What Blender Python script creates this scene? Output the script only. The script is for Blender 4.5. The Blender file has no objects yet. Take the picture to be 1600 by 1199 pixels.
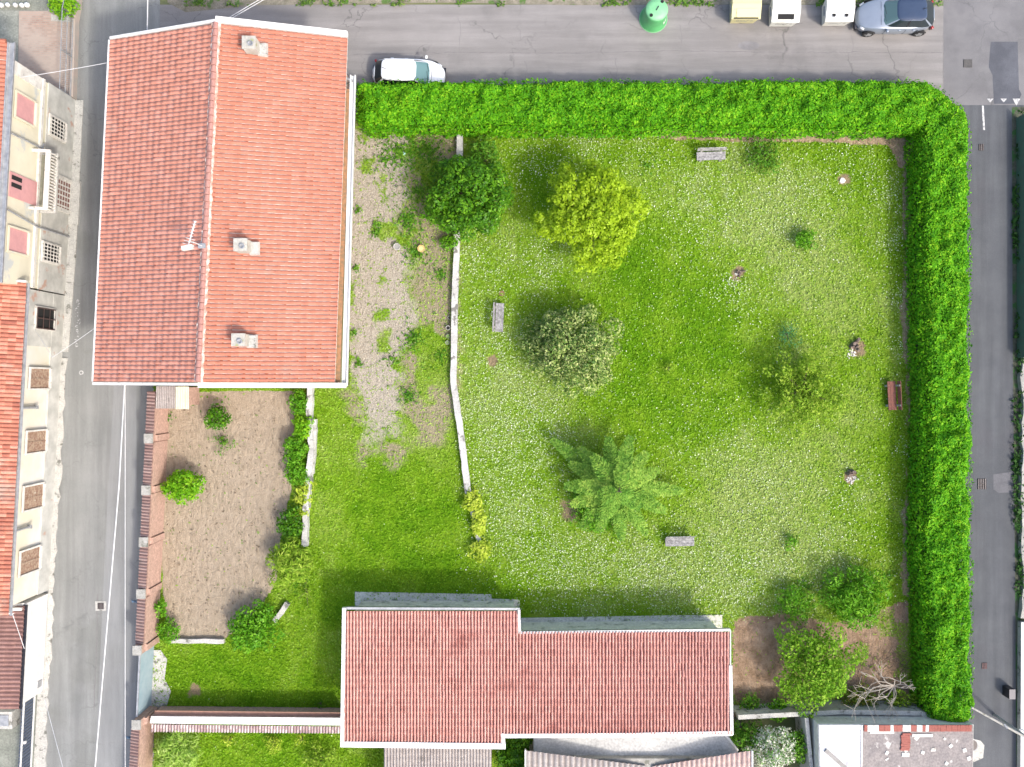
import bpy, math, random
import numpy as np
from mathutils import Vector, Matrix

SC = bpy.context.scene
COL = SC.collection
H = 50.0            # flying height of the camera (m)
PPM = 27.5          # photo pixels per metre on the ground

# ---------------------------------------------------------------- camera
cam_d = bpy.data.cameras.new("camera")
cam = bpy.data.objects.new("camera", cam_d)
COL.objects.link(cam)
cam.location = (0, 0, H)
cam.rotation_euler = (0, 0, 0)
cam_d.sensor_width = 36
cam_d.lens = 36 * H * PPM / 1600
cam_d.clip_end = 3000
SC.camera = cam
# ---------------------------------------------------------------- light
SUN_TO = Vector((0.62, -0.60, 1.0)).normalized()
el = math.asin(SUN_TO.z)
az = math.atan2(SUN_TO.x, SUN_TO.y)
w = bpy.data.worlds.new("World")
SC.world = w
w.use_nodes = True
wn = w.node_tree.nodes
sky = wn.new("ShaderNodeTexSky")
sky.sky_type = 'NISHITA'
sky.sun_disc = False
sky.sun_elevation = el
sky.sun_rotation = az
sky.air_density = 1.0
sky.dust_density = 4.0
sky.ozone_density = 0.4
w.node_tree.links.new(sky.outputs[0], wn["Background"].inputs[0])
wn["Background"].inputs[1].default_value = 0.15
sd = bpy.data.lights.new("sun", 'SUN')
sd.energy = 1.2
sd.angle = math.radians(4)
sd.color = (1.0, 0.95, 0.87)
so = bpy.data.objects.new("sun", sd)
COL.objects.link(so)
so.location = (20, -20, 60)
so.rotation_euler = (-SUN_TO).to_track_quat('-Z', 'Y').to_euler()
SC.view_settings.view_transform = 'Standard'
SC.view_settings.look = 'None'
SC.view_settings.exposure = 1.25
SC.view_settings.gamma = 1
SC.cycles.max_bounces = 6
SC.cycles.transparent_max_bounces = 4

random.seed(7)
RNG = np.random.default_rng(11)

# ---------------------------------------------------------------- coordinates
def gp(gx, gy, z=0.0):
    """ground-plan units (1/27.5 m, origin up-left) -> world"""
    return Vector(((gx - 800) / PPM, (600 - gy) / PPM, z))

def ip(px, py, z=0.0):
    """plan point for something measured at height z"""
    s = (H - z) / H
    return Vector(((px - 800) / PPM * s, (600 - py) / PPM * s, z))

# ---------------------------------------------------------------- noise
def vnoise(x, y, scale, seed=0):
    r = np.random.default_rng(1000 + seed).random((256, 256))
    x = np.asarray(x) / scale + 1000.0
    y = np.asarray(y) / scale + 1000.0
    xi = np.floor(x).astype(int); yi = np.floor(y).astype(int)
    fx = x - xi; fy = y - yi
    fx = fx * fx * (3 - 2 * fx); fy = fy * fy * (3 - 2 * fy)
    a = r[xi % 256, yi % 256]; b = r[(xi + 1) % 256, yi % 256]
    c = r[xi % 256, (yi + 1) % 256]; d = r[(xi + 1) % 256, (yi + 1) % 256]
    return (a * (1 - fx) + b * fx) * (1 - fy) + (c * (1 - fx) + d * fx) * fy

def fbm(x, y, scale, seed=0, octv=4):
    s = 0; amp = 0.5; tot = 0
    for k in range(octv):
        s = s + amp * vnoise(x, y, scale / 2 ** k, seed + 17 * k)
        tot += amp; amp *= 0.55
    return s / tot

def sstep(a, b, x):
    t = np.clip((x - a) / (b - a), 0, 1)
    return t * t * (3 - 2 * t)

def inpoly(x, y, poly):
    x = np.asarray(x, float); y = np.asarray(y, float)
    ins = np.zeros(x.shape, bool)
    n = len(poly); j = n - 1
    for i in range(n):
        xi, yi = poly[i]; xj, yj = poly[j]
        with np.errstate(divide='ignore', invalid='ignore'):
            c = ((yi > y) != (yj > y)) & (x < (xj - xi) * (y - yi) / (yj - yi + 1e-12) + xi)
        ins ^= c
        j = i
    return ins

def polydist(x, y, poly):
    """signed distance, positive inside"""
    x = np.asarray(x, float); y = np.asarray(y, float)
    d = np.full(x.shape, 1e9)
    n = len(poly)
    for i in range(n):
        ax, ay = poly[i]; bx, by = poly[(i + 1) % n]
        dx, dy = bx - ax, by - ay
        t = np.clip(((x - ax) * dx + (y - ay) * dy) / (dx * dx + dy * dy + 1e-9), 0, 1)
        d = np.minimum(d, np.hypot(x - ax - t * dx, y - ay - t * dy))
    return np.where(inpoly(x, y, poly), d, -d)

# ---------------------------------------------------------------- materials
def nt(name):
    m = bpy.data.materials.new(name)
    m.use_nodes = True
    t = m.node_tree
    return m, t, t.nodes["Principled BSDF"]

def N(t, kind, **kw):
    n = t.nodes.new(kind)
    for k, v in kw.items():
        setattr(n, k, v)
    return n

def noise(t, scale, detail=4, rough=0.55, coord='Object', vec=None):
    n = N(t, "ShaderNodeTexNoise")
    n.inputs["Scale"].default_value = scale
    n.inputs["Detail"].default_value = detail
    n.inputs["Roughness"].default_value = rough
    if vec is None:
        g = N(t, "ShaderNodeNewGeometry")
        vec = g.outputs["Position"]
    t.links.new(vec, n.inputs["Vector"])
    return n.outputs["Fac"]

def ramp(t, fac, stops):
    r = N(t, "ShaderNodeValToRGB")
    e = r.color_ramp.elements
    while len(e) < len(stops):
        e.new(0.5)
    for i, (p, c) in enumerate(stops):
        e[i].position = p
        e[i].color = (c[0], c[1], c[2], 1) if not isinstance(c, (int, float)) else (c, c, c, 1)
    t.links.new(fac, r.inputs[0])
    return r.outputs[0]

def mixc(t, fac, a, b, mode='MIX'):
    n = N(t, "ShaderNodeMix", data_type='RGBA', blend_type=mode)
    for sock, v in ((n.inputs[0], fac), (n.inputs[6], a), (n.inputs[7], b)):
        if hasattr(v, 'is_output') or isinstance(v, bpy.types.NodeSocket):
            t.links.new(v, sock)
        elif isinstance(v, (tuple, list)):
            sock.default_value = (v[0], v[1], v[2], 1)
        else:
            sock.default_value = v
    return n.outputs[2]

def math_(t, op, a, b=0.0, clamp=False):
    n = N(t, "ShaderNodeMath", operation=op, use_clamp=clamp)
    for sock, v in ((n.inputs[0], a), (n.inputs[1], b)):
        if isinstance(v, bpy.types.NodeSocket):
            t.links.new(v, sock)
        else:
            sock.default_value = v
    return n.outputs[0]

def bump(t, bsdf, fac, strength=0.4, dist=0.02):
    b = N(t, "ShaderNodeBump")
    b.inputs["Strength"].default_value = strength
    b.inputs["Distance"].default_value = dist
    t.links.new(fac, b.inputs["Height"])
    t.links.new(b.outputs[0], bsdf.inputs["Normal"])

def mat(name, c1, c2=None, scale=3.0, rough=0.85, lo=0.35, hi=0.65, fine=None, bmp=0.0, bscale=25, metal=0.0, spots=None):
    """two tones by noise, optional fine grain, optional spots = (colour, scale, threshold)"""
    m, t, b = nt(name)
    b.inputs["Roughness"].default_value = rough
    b.inputs["Metallic"].default_value = metal
    if c2 is None:
        c2 = tuple(min(1, v * 0.86) for v in c1)
    col = ramp(t, noise(t, scale, 6, 0.6), [(lo, c1), (hi, c2)])
    if fine:
        f = ramp(t, noise(t, fine, 3, 0.7), [(0.3, 0.72), (0.7, 1.25)])
        col = mixc(t, 1.0, col, f, 'MULTIPLY')
    if spots:
        s = ramp(t, noise(t, spots[1], 5, 0.6), [(spots[2], 0), (spots[2] + 0.06, 1)])
        col = mixc(t, s, col, spots[0])
    t.links.new(col, b.inputs["Base Color"])
    if bmp:
        bump(t, b, noise(t, bscale, 4, 0.6), bmp, 0.02)
    return m

def leafmat(name, stops, transl=0.25, rough=0.5, big=2.5, bigamt=0.35):
    """colour from a per-leaf random value and a slow noise"""
    m, t, b = nt(name)
    a = N(t, "ShaderNodeAttribute", attribute_name="rnd")
    big_ = noise(t, big, 3, 0.5)
    f = math_(t, 'ADD', math_(t, 'MULTIPLY', a.outputs["Fac"], 1 - bigamt), math_(t, 'MULTIPLY', ramp(t, big_, [(0.3, 0.0), (0.7, 1.0)]), bigamt))
    col = ramp(t, f, stops)
    t.links.new(col, b.inputs["Base Color"])
    b.inputs["Roughness"].default_value = rough
    b.inputs["Specular IOR Level"].default_value = 0.15
    tr = N(t, "ShaderNodeBsdfTranslucent")
    t.links.new(col, tr.inputs[0])
    mx = N(t, "ShaderNodeMixShader")
    mx.inputs[0].default_value = transl
    t.links.new(b.outputs[0], mx.inputs[1])
    t.links.new(tr.outputs[0], mx.inputs[2])
    t.links.new(mx.outputs[0], t.nodes["Material Output"].inputs[0])
    return m

def tilemat(name, c_lo, c_mid, c_hi, dirt=(0.10, 0.05, 0.04), dirt_th=0.6, dscale=0.5, rough=0.85):
    m, t, b = nt(name)
    a = N(t, "ShaderNodeAttribute", attribute_name="rnd")
    f = math_(t, 'ADD', math_(t, 'MULTIPLY', a.outputs["Fac"], 0.6), math_(t, 'MULTIPLY', noise(t, 0.6, 4), 0.4))
    col = ramp(t, f, [(0.15, c_lo), (0.5, c_mid), (0.85, c_hi)])
    g = ramp(t, noise(t, 14, 4, 0.7), [(0.3, 0.8), (0.7, 1.15)])
    col = mixc(t, 1.0, col, g, 'MULTIPLY')
    d = ramp(t, noise(t, dscale, 7, 0.72), [(dirt_th, 0), (dirt_th + 0.12, 0.75)])
    col = mixc(t, d, col, dirt)
    t.links.new(col, b.inputs["Base Color"])
    b.inputs["Roughness"].default_value = rough
    b.inputs["Specular IOR Level"].default_value = 0.2
    return m

# ---------------------------------------------------------------- object helpers
def tag(o, label=None, cat=None, group=None, kind=None):
    if label: o["label"] = label
    if cat: o["category"] = cat
    if group: o["group"] = group
    if kind: o["kind"] = kind
    return o

def empty(name, loc=(0, 0, 0), label=None, cat=None, group=None, rz=0.0):
    o = bpy.data.objects.new(name, None)
    o.empty_display_size = 0.3
    COL.objects.link(o)
    o.location = loc
    o.rotation_euler = (0, 0, rz)
    return tag(o, label, cat, group)

def link_mesh(name, me, m, parent, origin):
    if m is not None:
        me.materials.append(m)
    o = bpy.data.objects.new(name, me)
    COL.objects.link(o)
    if parent is not None:
        o.parent = parent
        p = parent; off = Vector((0, 0, 0))
        while p is not None:
            off += p.location
            p = p.parent
        o.location = -off if parent.get("_world", 1) else (0, 0, 0)
    elif origin:
        n = len(me.vertices)
        a = np.empty(n * 3); me.vertices.foreach_get("co", a); a = a.reshape(-1, 3)
        c = Vector(((a[:, 0].min() + a[:, 0].max()) / 2, (a[:, 1].min() + a[:, 1].max()) / 2, a[:, 2].min()))
        a -= np.array(c)
        me.vertices.foreach_set("co", a.ravel())
        o.location = c
    return o

def npmesh(name, V, F, m, parent=None, rnd=None, smooth=False, origin=True, pattr=None):
    """V (n,3) F (k,c) arrays"""
    V = np.asarray(V, dtype=np.float32); F = np.asarray(F, dtype=np.int32)
    me = bpy.data.meshes.new(name)
    me.vertices.add(len(V)); me.vertices.foreach_set("co", V.ravel())
    k, c = F.shape
    me.loops.add(k * c); me.loops.foreach_set("vertex_index", F.ravel())
    me.polygons.add(k)
    me.polygons.foreach_set("loop_start", np.arange(0, k * c, c, dtype=np.int32))
    me.polygons.foreach_set("loop_total", np.full(k, c, dtype=np.int32))
    me.update(calc_edges=True)
    if rnd is not None:
        at = me.attributes.new("rnd", 'FLOAT', 'FACE')
        at.data.foreach_set("value", np.asarray(rnd, dtype=np.float32))
    if pattr:
        for nme, val in pattr.items():
            at = me.attributes.new(nme, 'FLOAT', 'POINT')
            at.data.foreach_set("value", np.asarray(val, dtype=np.float32))
    if smooth:
        me.polygons.foreach_set("use_smooth", np.ones(k, dtype=bool))
    return link_mesh(name, me, m, parent, origin)

class MB:
    def __init__(s): s.v = []; s.f = []
    def add(s, vs, fs):
        n = len(s.v); s.v += [tuple(v) for v in vs]; s.f += [tuple(i + n for i in f) for f in fs]; return s
    def hexa(s, b, t):
        """b, t: 4 bottom + 4 top points, ccw seen from above"""
        return s.add(list(b) + list(t), [(3, 2, 1, 0), (4, 5, 6, 7), (0, 1, 5, 4), (1, 2, 6, 5), (2, 3, 7, 6), (3, 0, 4, 7)])
    def box(s, c, d, rz=0.0, taper=1.0):
        cx, cy, cz = c; x, y, z = d[0] / 2, d[1] / 2, d[2] / 2
        co, si = math.cos(rz), math.sin(rz)
        def P(a, b2, e): return (cx + a * co - b2 * si, cy + a * si + b2 * co, cz + e)
        B = [P(-x, -y, -z), P(x, -y, -z), P(x, y, -z), P(-x, y, -z)]
        T = [P(-x * taper, -y * taper, z), P(x * taper, -y * taper, z), P(x * taper, y * taper, z), P(-x * taper, y * taper, z)]
        return s.hexa(B, T)
    def bar(s, p, q, wd, z0, z1):
        """upright bar along a plan segment"""
        p = Vector((p[0], p[1])); q = Vector((q[0], q[1])); d = (q - p).normalized(); n = Vector((-d.y, d.x)) * wd / 2
        pts = [p - n, q - n, q + n, p + n]
        return s.hexa([(a.x, a.y, z0) for a in pts], [(a.x, a.y, z1) for a in pts])
    def prism(s, poly, z0, z1):
        n = len(poly)
        area = sum(poly[i][0] * poly[(i + 1) % n][1] - poly[(i + 1) % n][0] * poly[i][1] for i in range(n))
        if area < 0: poly = poly[::-1]
        vs = [(p[0], p[1], z0) for p in poly] + [(p[0], p[1], z1) for p in poly]
        fs = [tuple(range(n - 1, -1, -1)), tuple(range(n, 2 * n))] + [(i, (i + 1) % n, n + (i + 1) % n, n + i) for i in range(n)]
        return s.add(vs, fs)
    def sheet(s, poly, z):
        n = len(poly)
        area = sum(poly[i][0] * poly[(i + 1) % n][1] - poly[(i + 1) % n][0] * poly[i][1] for i in range(n))
        if area < 0: poly = poly[::-1]
        return s.add([(p[0], p[1], z) for p in poly], [tuple(range(n))])
    def tube(s, p, q, r, r2=None, n=8, cap=True):
        p = Vector(p); q = Vector(q); r2 = r if r2 is None else r2
        d = (q - p).normalized(); u = d.orthogonal().normalized(); v = d.cross(u)
        vs = []
        for c, rr in ((p, r), (q, r2)):
            for i in range(n):
                a = 2 * math.pi * i / n
                vs.append(c + (u * math.cos(a) + v * math.sin(a)) * rr)
        fs = [(i, (i + 1) % n, n + (i + 1) % n, n + i) for i in range(n)]
        if cap: fs += [tuple(range(n - 1, -1, -1)), tuple(range(n, 2 * n))]
        return s.add(vs, fs)
    def lathe(s, c, prof, n=24, close=True):
        vs = []; c = Vector(c)
        for r, z in prof:
            for i in range(n):
                a = 2 * math.pi * i / n
                vs.append((c.x + r * math.cos(a), c.y + r * math.sin(a), c.z + z))
        fs = []
        for k in range(len(prof) - 1):
            for i in range(n):
                fs.append((k * n + i, k * n + (i + 1) % n, (k + 1) * n + (i + 1) % n, (k + 1) * n + i))
        if close:
            fs.append(tuple(range(n - 1, -1, -1))); fs.append(tuple((len(prof) - 1) * n + i for i in range(n)))
        return s.add(vs, fs)
    def build(s, name, m, parent=None, smooth=False, origin=True):
        me = bpy.data.meshes.new(name)
        me.from_pydata(s.v, [], s.f)
        me.update()
        if smooth:
            for p in me.polygons: p.use_smooth = True
        return link_mesh(name, me, m, parent, origin)

def bevel(o, wd=0.02, seg=2):
    b = o.modifiers.new("bevel", 'BEVEL'); b.width = wd; b.segments = seg; b.limit_method = 'ANGLE'
    return o

# ---------------------------------------------------------------- foliage
def leaf_arrays(C, Nn, size, rng, tilt=0.7, aspect=0.55, var=0.35):
    n = len(C)
    Nn = Nn + tilt * rng.normal(size=(n, 3))
    Nn /= np.linalg.norm(Nn, axis=1, keepdims=True) + 1e-9
    T = rng.normal(size=(n, 3))
    U = np.cross(T, Nn); U /= np.linalg.norm(U, axis=1, keepdims=True) + 1e-9
    W = np.cross(Nn, U)
    L = (size * np.clip(1 + var * rng.normal(size=(n, 1)), 0.35, 2))
    V = np.empty((n, 4, 3))
    V[:, 0] = C - U * L / 2; V[:, 1] = C + W * L * aspect / 2 - U * L * 0.08
    V[:, 2] = C + U * L / 2; V[:, 3] = C - W * L * aspect / 2 - U * L * 0.08
    F = np.arange(n * 4).reshape(n, 4)
    return V.reshape(-1, 3), F

def leafmesh(name, C, Nn, size, m, parent=None, seed=1, **kw):
    rng = np.random.default_rng(seed)
    V, F = leaf_arrays(np.asarray(C, float), np.asarray(Nn, float), size, rng, **kw)
    return npmesh(name, V, F, m, parent, rnd=rng.random(len(F)))

def rand_dir(n, rng, zmin=-0.3):
    z = rng.uniform(zmin, 1, n); a = rng.uniform(0, 2 * math.pi, n); r = np.sqrt(1 - z * z)
    return np.stack([r * np.cos(a), r * np.sin(a), z], 1)

def clump_points(centres, radii, per_m2, rng, squash=0.8, zmin=-0.35, depth=0.35):
    Cs = []; Ns = []
    for c, r in zip(centres, radii):
        k = max(6, int(per_m2 * 4 * r * r * math.pi * 0.6))
        d = rand_dir(k, rng, zmin)
        rr = r * (1 - depth * rng.random((k, 1)) ** 1.5)
        Cs.append(np.asarray(c) + d * rr * np.array([1, 1, squash])); Ns.append(d)
    return np.concatenate(Cs), np.concatenate(Ns)

def bush(name, px, py, rad, height, m, label, cat, size=0.14, per=90, nclump=26, crad=0.34, seed=1, group=None,
         irregular=0.25, trunk=True, base_low=0.15, wood=None, ell=(1, 1), rz=0.0, top=0.75, tilt=0.7, aspect=0.55, fill=0.25, zc=None, cat_trunk='trunk'):
    """rad in photo px at crown height; base on the ground"""
    rng = np.random.default_rng(seed)
    zc = height * 0.6 if zc is None else zc
    c = ip(px, py, zc)
    R = 1.13 * rad / PPM * (H - zc) / H
    base = Vector((c.x, c.y, 0))
    root = empty(name, base, label, cat, group)
    cs = []; rs = []
    hh = (height - base_low) / 2
    mid = base_low + hh
    for i in range(nclump):
        zf = 1 - (i + 0.5) / nclump * 1.35
        a = i * 2.39996 + rng.uniform(-0.3, 0.3)
        r = math.sqrt(max(0, 1 - zf * zf))
        k = 1 - crad + rng.uniform(-irregular, irregular * 0.6)
        x = R * ell[0] * r * k * math.cos(a); y = R * ell[1] * r * k * math.sin(a)
        x, y = x * math.cos(rz) - y * math.sin(rz), x * math.sin(rz) + y * math.cos(rz)
        cs.append((base.x + x, base.y + y, mid + hh * top * zf * (1 + rng.uniform(-0.15, 0.15))))
        rs.append(R * crad * rng.uniform(0.75, 1.2))
    C, Nn = clump_points(cs, rs, per, rng)
    if fill:
        k = int(len(C) * fill)
        d = rand_dir(k, rng, -0.8) * rng.random((k, 1)) ** 0.5
        E = np.array([base.x, base.y, mid]) + d * np.array([R * 0.8 * ell[0], R * 0.8 * ell[1], hh * 0.8])
        C = np.concatenate([C, E]); Nn = np.concatenate([Nn, d])
    C[:, 2] = np.maximum(C[:, 2], 0.03)
    Nn = Nn + np.array([0, 0, .45])
    leafmesh("crown" if trunk else "foliage", C, Nn, size, m, root, seed, tilt=tilt, aspect=aspect)
    t = MB()
    tr = max(0.03, R * 0.05)
    wood = wood or MT['bark']
    t.tube((base.x, base.y, 0), (base.x + rng.uniform(-.1, .1), base.y + rng.uniform(-.1, .1), mid), tr * 1.5, tr * 0.8, 8)
    for i in range(min(nclump, 14)):
        q = cs[i]
        p = Vector((base.x, base.y, mid * (0.45 + 0.5 * rng.random())))
        t.tube(p, Vector(q) , tr * 0.4, tr * 0.1, 5)
    t.build("trunk" if trunk else "stems", wood, root)
    return root

# ================================================================ MATERIAL SET
MT = {}
MT['bark'] = mat('bark', (0.16, 0.12, 0.08), (0.07, 0.05, 0.035), 9, bmp=0.5)
MT['white'] = mat('white_paint', (0.66, 0.66, 0.645), (0.56, 0.56, 0.54), 2, 0.6)
MT['offwhite'] = mat('aged_white_paint', (0.66, 0.65, 0.6), (0.5, 0.48, 0.44), 3, 0.7, spots=((0.3, 0.28, 0.24), 5, 0.62))
MT['zinc'] = mat('zinc', (0.42, 0.43, 0.44), (0.28, 0.29, 0.3), 4, 0.45, metal=0.4)
MT['darkmetal'] = mat('dark_metal', (0.05, 0.05, 0.06), None, 4, 0.4, metal=0.6)
MT['concrete'] = mat('concrete', (0.36, 0.35, 0.32), (0.25, 0.245, 0.22), 2.2, 0.95, fine=18, bmp=0.3, spots=((0.16, 0.16, 0.13), 1.3, 0.6))
MT['pale_concrete'] = mat('pale_concrete', (0.46, 0.455, 0.42), (0.36, 0.355, 0.33), 2.2, 0.95, fine=14, bmp=0.3, spots=((0.15, 0.15, 0.13), 2.2, 0.58))
MT['black'] = mat('black_rubber', (0.015, 0.015, 0.016), None, 5, 0.7)
MT['hole'] = mat('dark_opening', (0.012, 0.012, 0.012), None, 5, 0.9)
MT['cable'] = mat('pale_cable', (0.62, 0.62, 0.62), (0.5, 0.5, 0.5), 3, 0.5)

# ================================================================ GROUND
# far ground
m, t, b = nt('far_ground')
c = ramp(t, noise(t, 0.12, 8, 0.7), [(0.35, (0.07, 0.11, 0.03)), (0.55, (0.14, 0.15, 0.07)), (0.7, (0.2, 0.18, 0.13))])
t.links.new(c, b.inputs["Base Color"]); b.inputs["Roughness"].default_value = 1
tag(MB().sheet([(-600, -600), (600, -600), (600, 600), (-600, 600)], -0.03).build('ground', m), kind='structure')

def asphalt(name, c1, c2, patch, worn, crack=0.0, sc=0.5):
    m, t, b = nt(name)
    col = ramp(t, noise(t, sc, 7, 0.65), [(0.35, c1), (0.65, c2)])
    col = mixc(t, ramp(t, noise(t, 0.22, 5, 0.6), [(0.55, 0), (0.62, 0.5)]), col, patch)
    f = ramp(t, noise(t, 30, 2, 0.8), [(0.3, 0.78), (0.7, 1.2)])
    col = mixc(t, 1.0, col, f, 'MULTIPLY')
    # long faint streaks along the lane
    g = N(t, "ShaderNodeNewGeometry"); mp = N(t, "ShaderNodeMapping")
    mp.inputs["Scale"].default_value = worn
    t.links.new(g.outputs["Position"], mp.inputs["Vector"])
    st = ramp(t, noise(t, 1.0, 5, 0.65, vec=mp.outputs[0]), [(0.4, 0.86), (0.62, 1.07)])
    col = mixc(t, 1.0, col, st, 'MULTIPLY')
    if crack:
        v = N(t, "ShaderNodeTexVoronoi", feature='DISTANCE_TO_EDGE')
        v.inputs["Scale"].default_value = 0.33
        dn = N(t, "ShaderNodeTexNoise"); dn.inputs["Scale"].default_value = 1.4; dn.inputs["Detail"].default_value = 5
        t.links.new(g.outputs["Position"], dn.inputs["Vector"])
        ad = N(t, "ShaderNodeVectorMath", operation='MULTIPLY_ADD')
        t.links.new(dn.outputs["Color"], ad.inputs[0]); ad.inputs[1].default_value = (1.6, 1.6, 0); t.links.new(g.outputs["Position"], ad.inputs[2])
        t.links.new(ad.outputs[0], v.inputs["Vector"])
        k = ramp(t, v.outputs["Distance"], [(0.0, 1), (0.012, 0)])
        k = math_(t, 'MULTIPLY', k, ramp(t, noise(t, 0.35, 3), [(0.45, 0), (0.6, crack)]))
        col = mixc(t, k, col, (0.05, 0.05, 0.05))
    t.links.new(col, b.inputs["Base Color"]); b.inputs["Roughness"].default_value = 0.9
    b.inputs["Specular IOR Level"].default_value = 0.3
    bump(t, b, noise(t, 40, 2, 0.7), 0.25, 0.01)
    return m

A_N = asphalt('worn_warm_asphalt', (0.212, 0.202, 0.195), (0.238, 0.227, 0.22), (0.17, 0.163, 0.158), (0.12, 1.6, 1), 0.55)
A_W = asphalt('pale_street_concrete', (0.20, 0.207, 0.20), (0.228, 0.233, 0.225), (0.17, 0.175, 0.162), (1.6, 0.1, 1), 0.3)
A_E = asphalt('new_blue_grey_asphalt', (0.078, 0.083, 0.092), (0.10, 0.106, 0.114), (0.088, 0.088, 0.098), (1.3, 0.06, 1), 0.0)

def G(*pts): return [tuple(gp(x, y)[:2]) for x, y in pts]
def structure(name, o): return tag(o, kind='structure')

structure('n', MB().sheet(G((-60, -140), (250, -140), (250, 1500), (-60, 1500)), -0.004).build('west_street', A_W))
structure('n', MB().sheet(G((250, 8), (1474, 8), (1474, 215), (250, 215)), 0.0).build('north_street', A_N))
structure('n', MB().sheet(G((1474, -140), (1900, -140), (1900, 165), (1474, 165)), 0.0).build('street_junction',
          asphalt('junction_asphalt', (0.15, 0.148, 0.152), (0.175, 0.172, 0.175), (0.13, 0.128, 0.135), (0.4, 0.4, 1), 0.4)))
structure('n', MB().sheet(G((1440, 165), (1600, 165), (1600, 1500), (1500, 1500), (1500, 1115), (1440, 1115)), 0.004).build('east_street', A_E))
A_P = asphalt('dark_patch_asphalt', (0.085, 0.09, 0.105), (0.10, 0.105, 0.12), (0.09, 0.09, 0.1), (0.5, 0.5, 1), 0)
structure('n', MB().sheet(G((1548, 66), (1590, 66), (1592, 140), (1596, 148), (1590, 163), (1553, 163), (1551, 118), (1545, 106)), 0.005).build('asphalt_patch', A_P))
structure('n', MB().sheet(G((0, 0), (0, 0.01), (0.01, 0)), 0.0).build('skip', A_P)); bpy.data.objects.remove(bpy.data.objects['skip'])
oval = [(1170 + 17 * math.cos(a), 72 + 7 * math.sin(a)) for a in np.linspace(0, 6.28, 18)[:-1]]
structure('n', MB().sheet(G(*oval), 0.005).build('asphalt_patch', asphalt('oval_patch', (0.19, 0.185, 0.19), (0.2, 0.195, 0.2), (0.2, 0.19, 0.19), (1, 1, 1), 0)))
# pale lane strip along the west street (fresh screed)
A_W2 = asphalt('west_lane_strip', (0.225, 0.232, 0.232), (0.245, 0.25, 0.247), (0.215, 0.22, 0.215), (1.2, 0.1, 1), 0.2)
structure('n', MB().sheet(G((178, 600), (213, 600), (214, 800), (213, 1075), (206, 1200), (205, 1500), (130, 1500), (152, 1130), (165, 840)), 0.001).build('street_resurfacing', A_W2))

# seams and repairs on the north street
def ribbon(name, pts, wd, z, m, seed=0, jitter=0.0):
    rng = np.random.default_rng(seed)
    P = []
    for (x0, y0), (x1, y1) in zip(pts[:-1], pts[1:]):
        k = max(2, int(math.hypot(x1 - x0, y1 - y0) / 8))
        for i in range(k): P.append((x0 + (x1 - x0) * i / k + rng.normal() * jitter, y0 + (y1 - y0) * i / k + rng.normal() * jitter))
    P.append(pts[-1])
    mb = MB(); L = []; R = []
    for i, p in enumerate(P):
        a = P[max(0, i - 1)]; c = P[min(len(P) - 1, i + 1)]
        dx, dy = c[0] - a[0], c[1] - a[1]; d = math.hypot(dx, dy) or 1
        ww = wd * (0.6 + 0.7 * rng.random()) / 2 if jitter else wd / 2
        L.append(gp(p[0] - dy / d * ww, p[1] + dx / d * ww, z)); R.append(gp(p[0] + dy / d * ww, p[1] - dx / d * ww, z))
    n = len(P)
    mb.add(L + R, [(i, i + 1, n + i + 1, n + i) for i in range(n - 1)])
    o = mb.build(name, m)
    if o.data.polygons and o.data.polygons[0].normal.z < 0:
        o.data.flip_normals()
    return o
M_seam = mat('tar_seam', (0.13, 0.125, 0.125), (0.19, 0.18, 0.178), 3, 0.8)
structure('n', ribbon('street_seam', [(552, 86), (700, 83), (900, 84), (1040, 80), (1180, 82), (1472, 83)], 1.2, 0.005, M_seam, 1, 0.5))
structure('n', ribbon('street_seam', [(1474, 50), (1474, 150)], 1.0, 0.007, M_seam, 2, 0.2))
structure('n', ribbon('street_seam', [(152, 930), (152, 980), (147, 1110)], 1.0, 0.005, M_seam, 3, 0.3))
for k, (x, y0, y1) in enumerate([(820, 95, 125), (962, 90, 128), (716, 20, 82), (1062, 40, 80), (1225, 50, 82), (1330, 55, 84)]):
    structure('n', ribbon('street_crack', [(x, y0), (x + 3, (y0 + y1) / 2), (x + 1, y1)], 0.7, 0.004, M_seam, 20 + k, 1.0))

# road paint
M_line = mat('road_paint', (0.6, 0.6, 0.58), (0.3, 0.3, 0.3), 6, 0.7, spots=((0.12, 0.12, 0.13), 9, 0.56))
structure('n', MB().sheet(G((1534, 166), (1537, 166), (1539, 204), (1536, 204)), 0.009).build('road_marking', M_line))
mb = MB()
for i, x in enumerate((1547, 1568, 1588, 1608)):
    k = 5 if i < 2 else 6
    mb.sheet(G((x - k, 155), (x + k, 155), (x, 166 if i > 1 else 161)), 0.013)
structure('n', mb.build('yield_marking', M_line))
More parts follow.
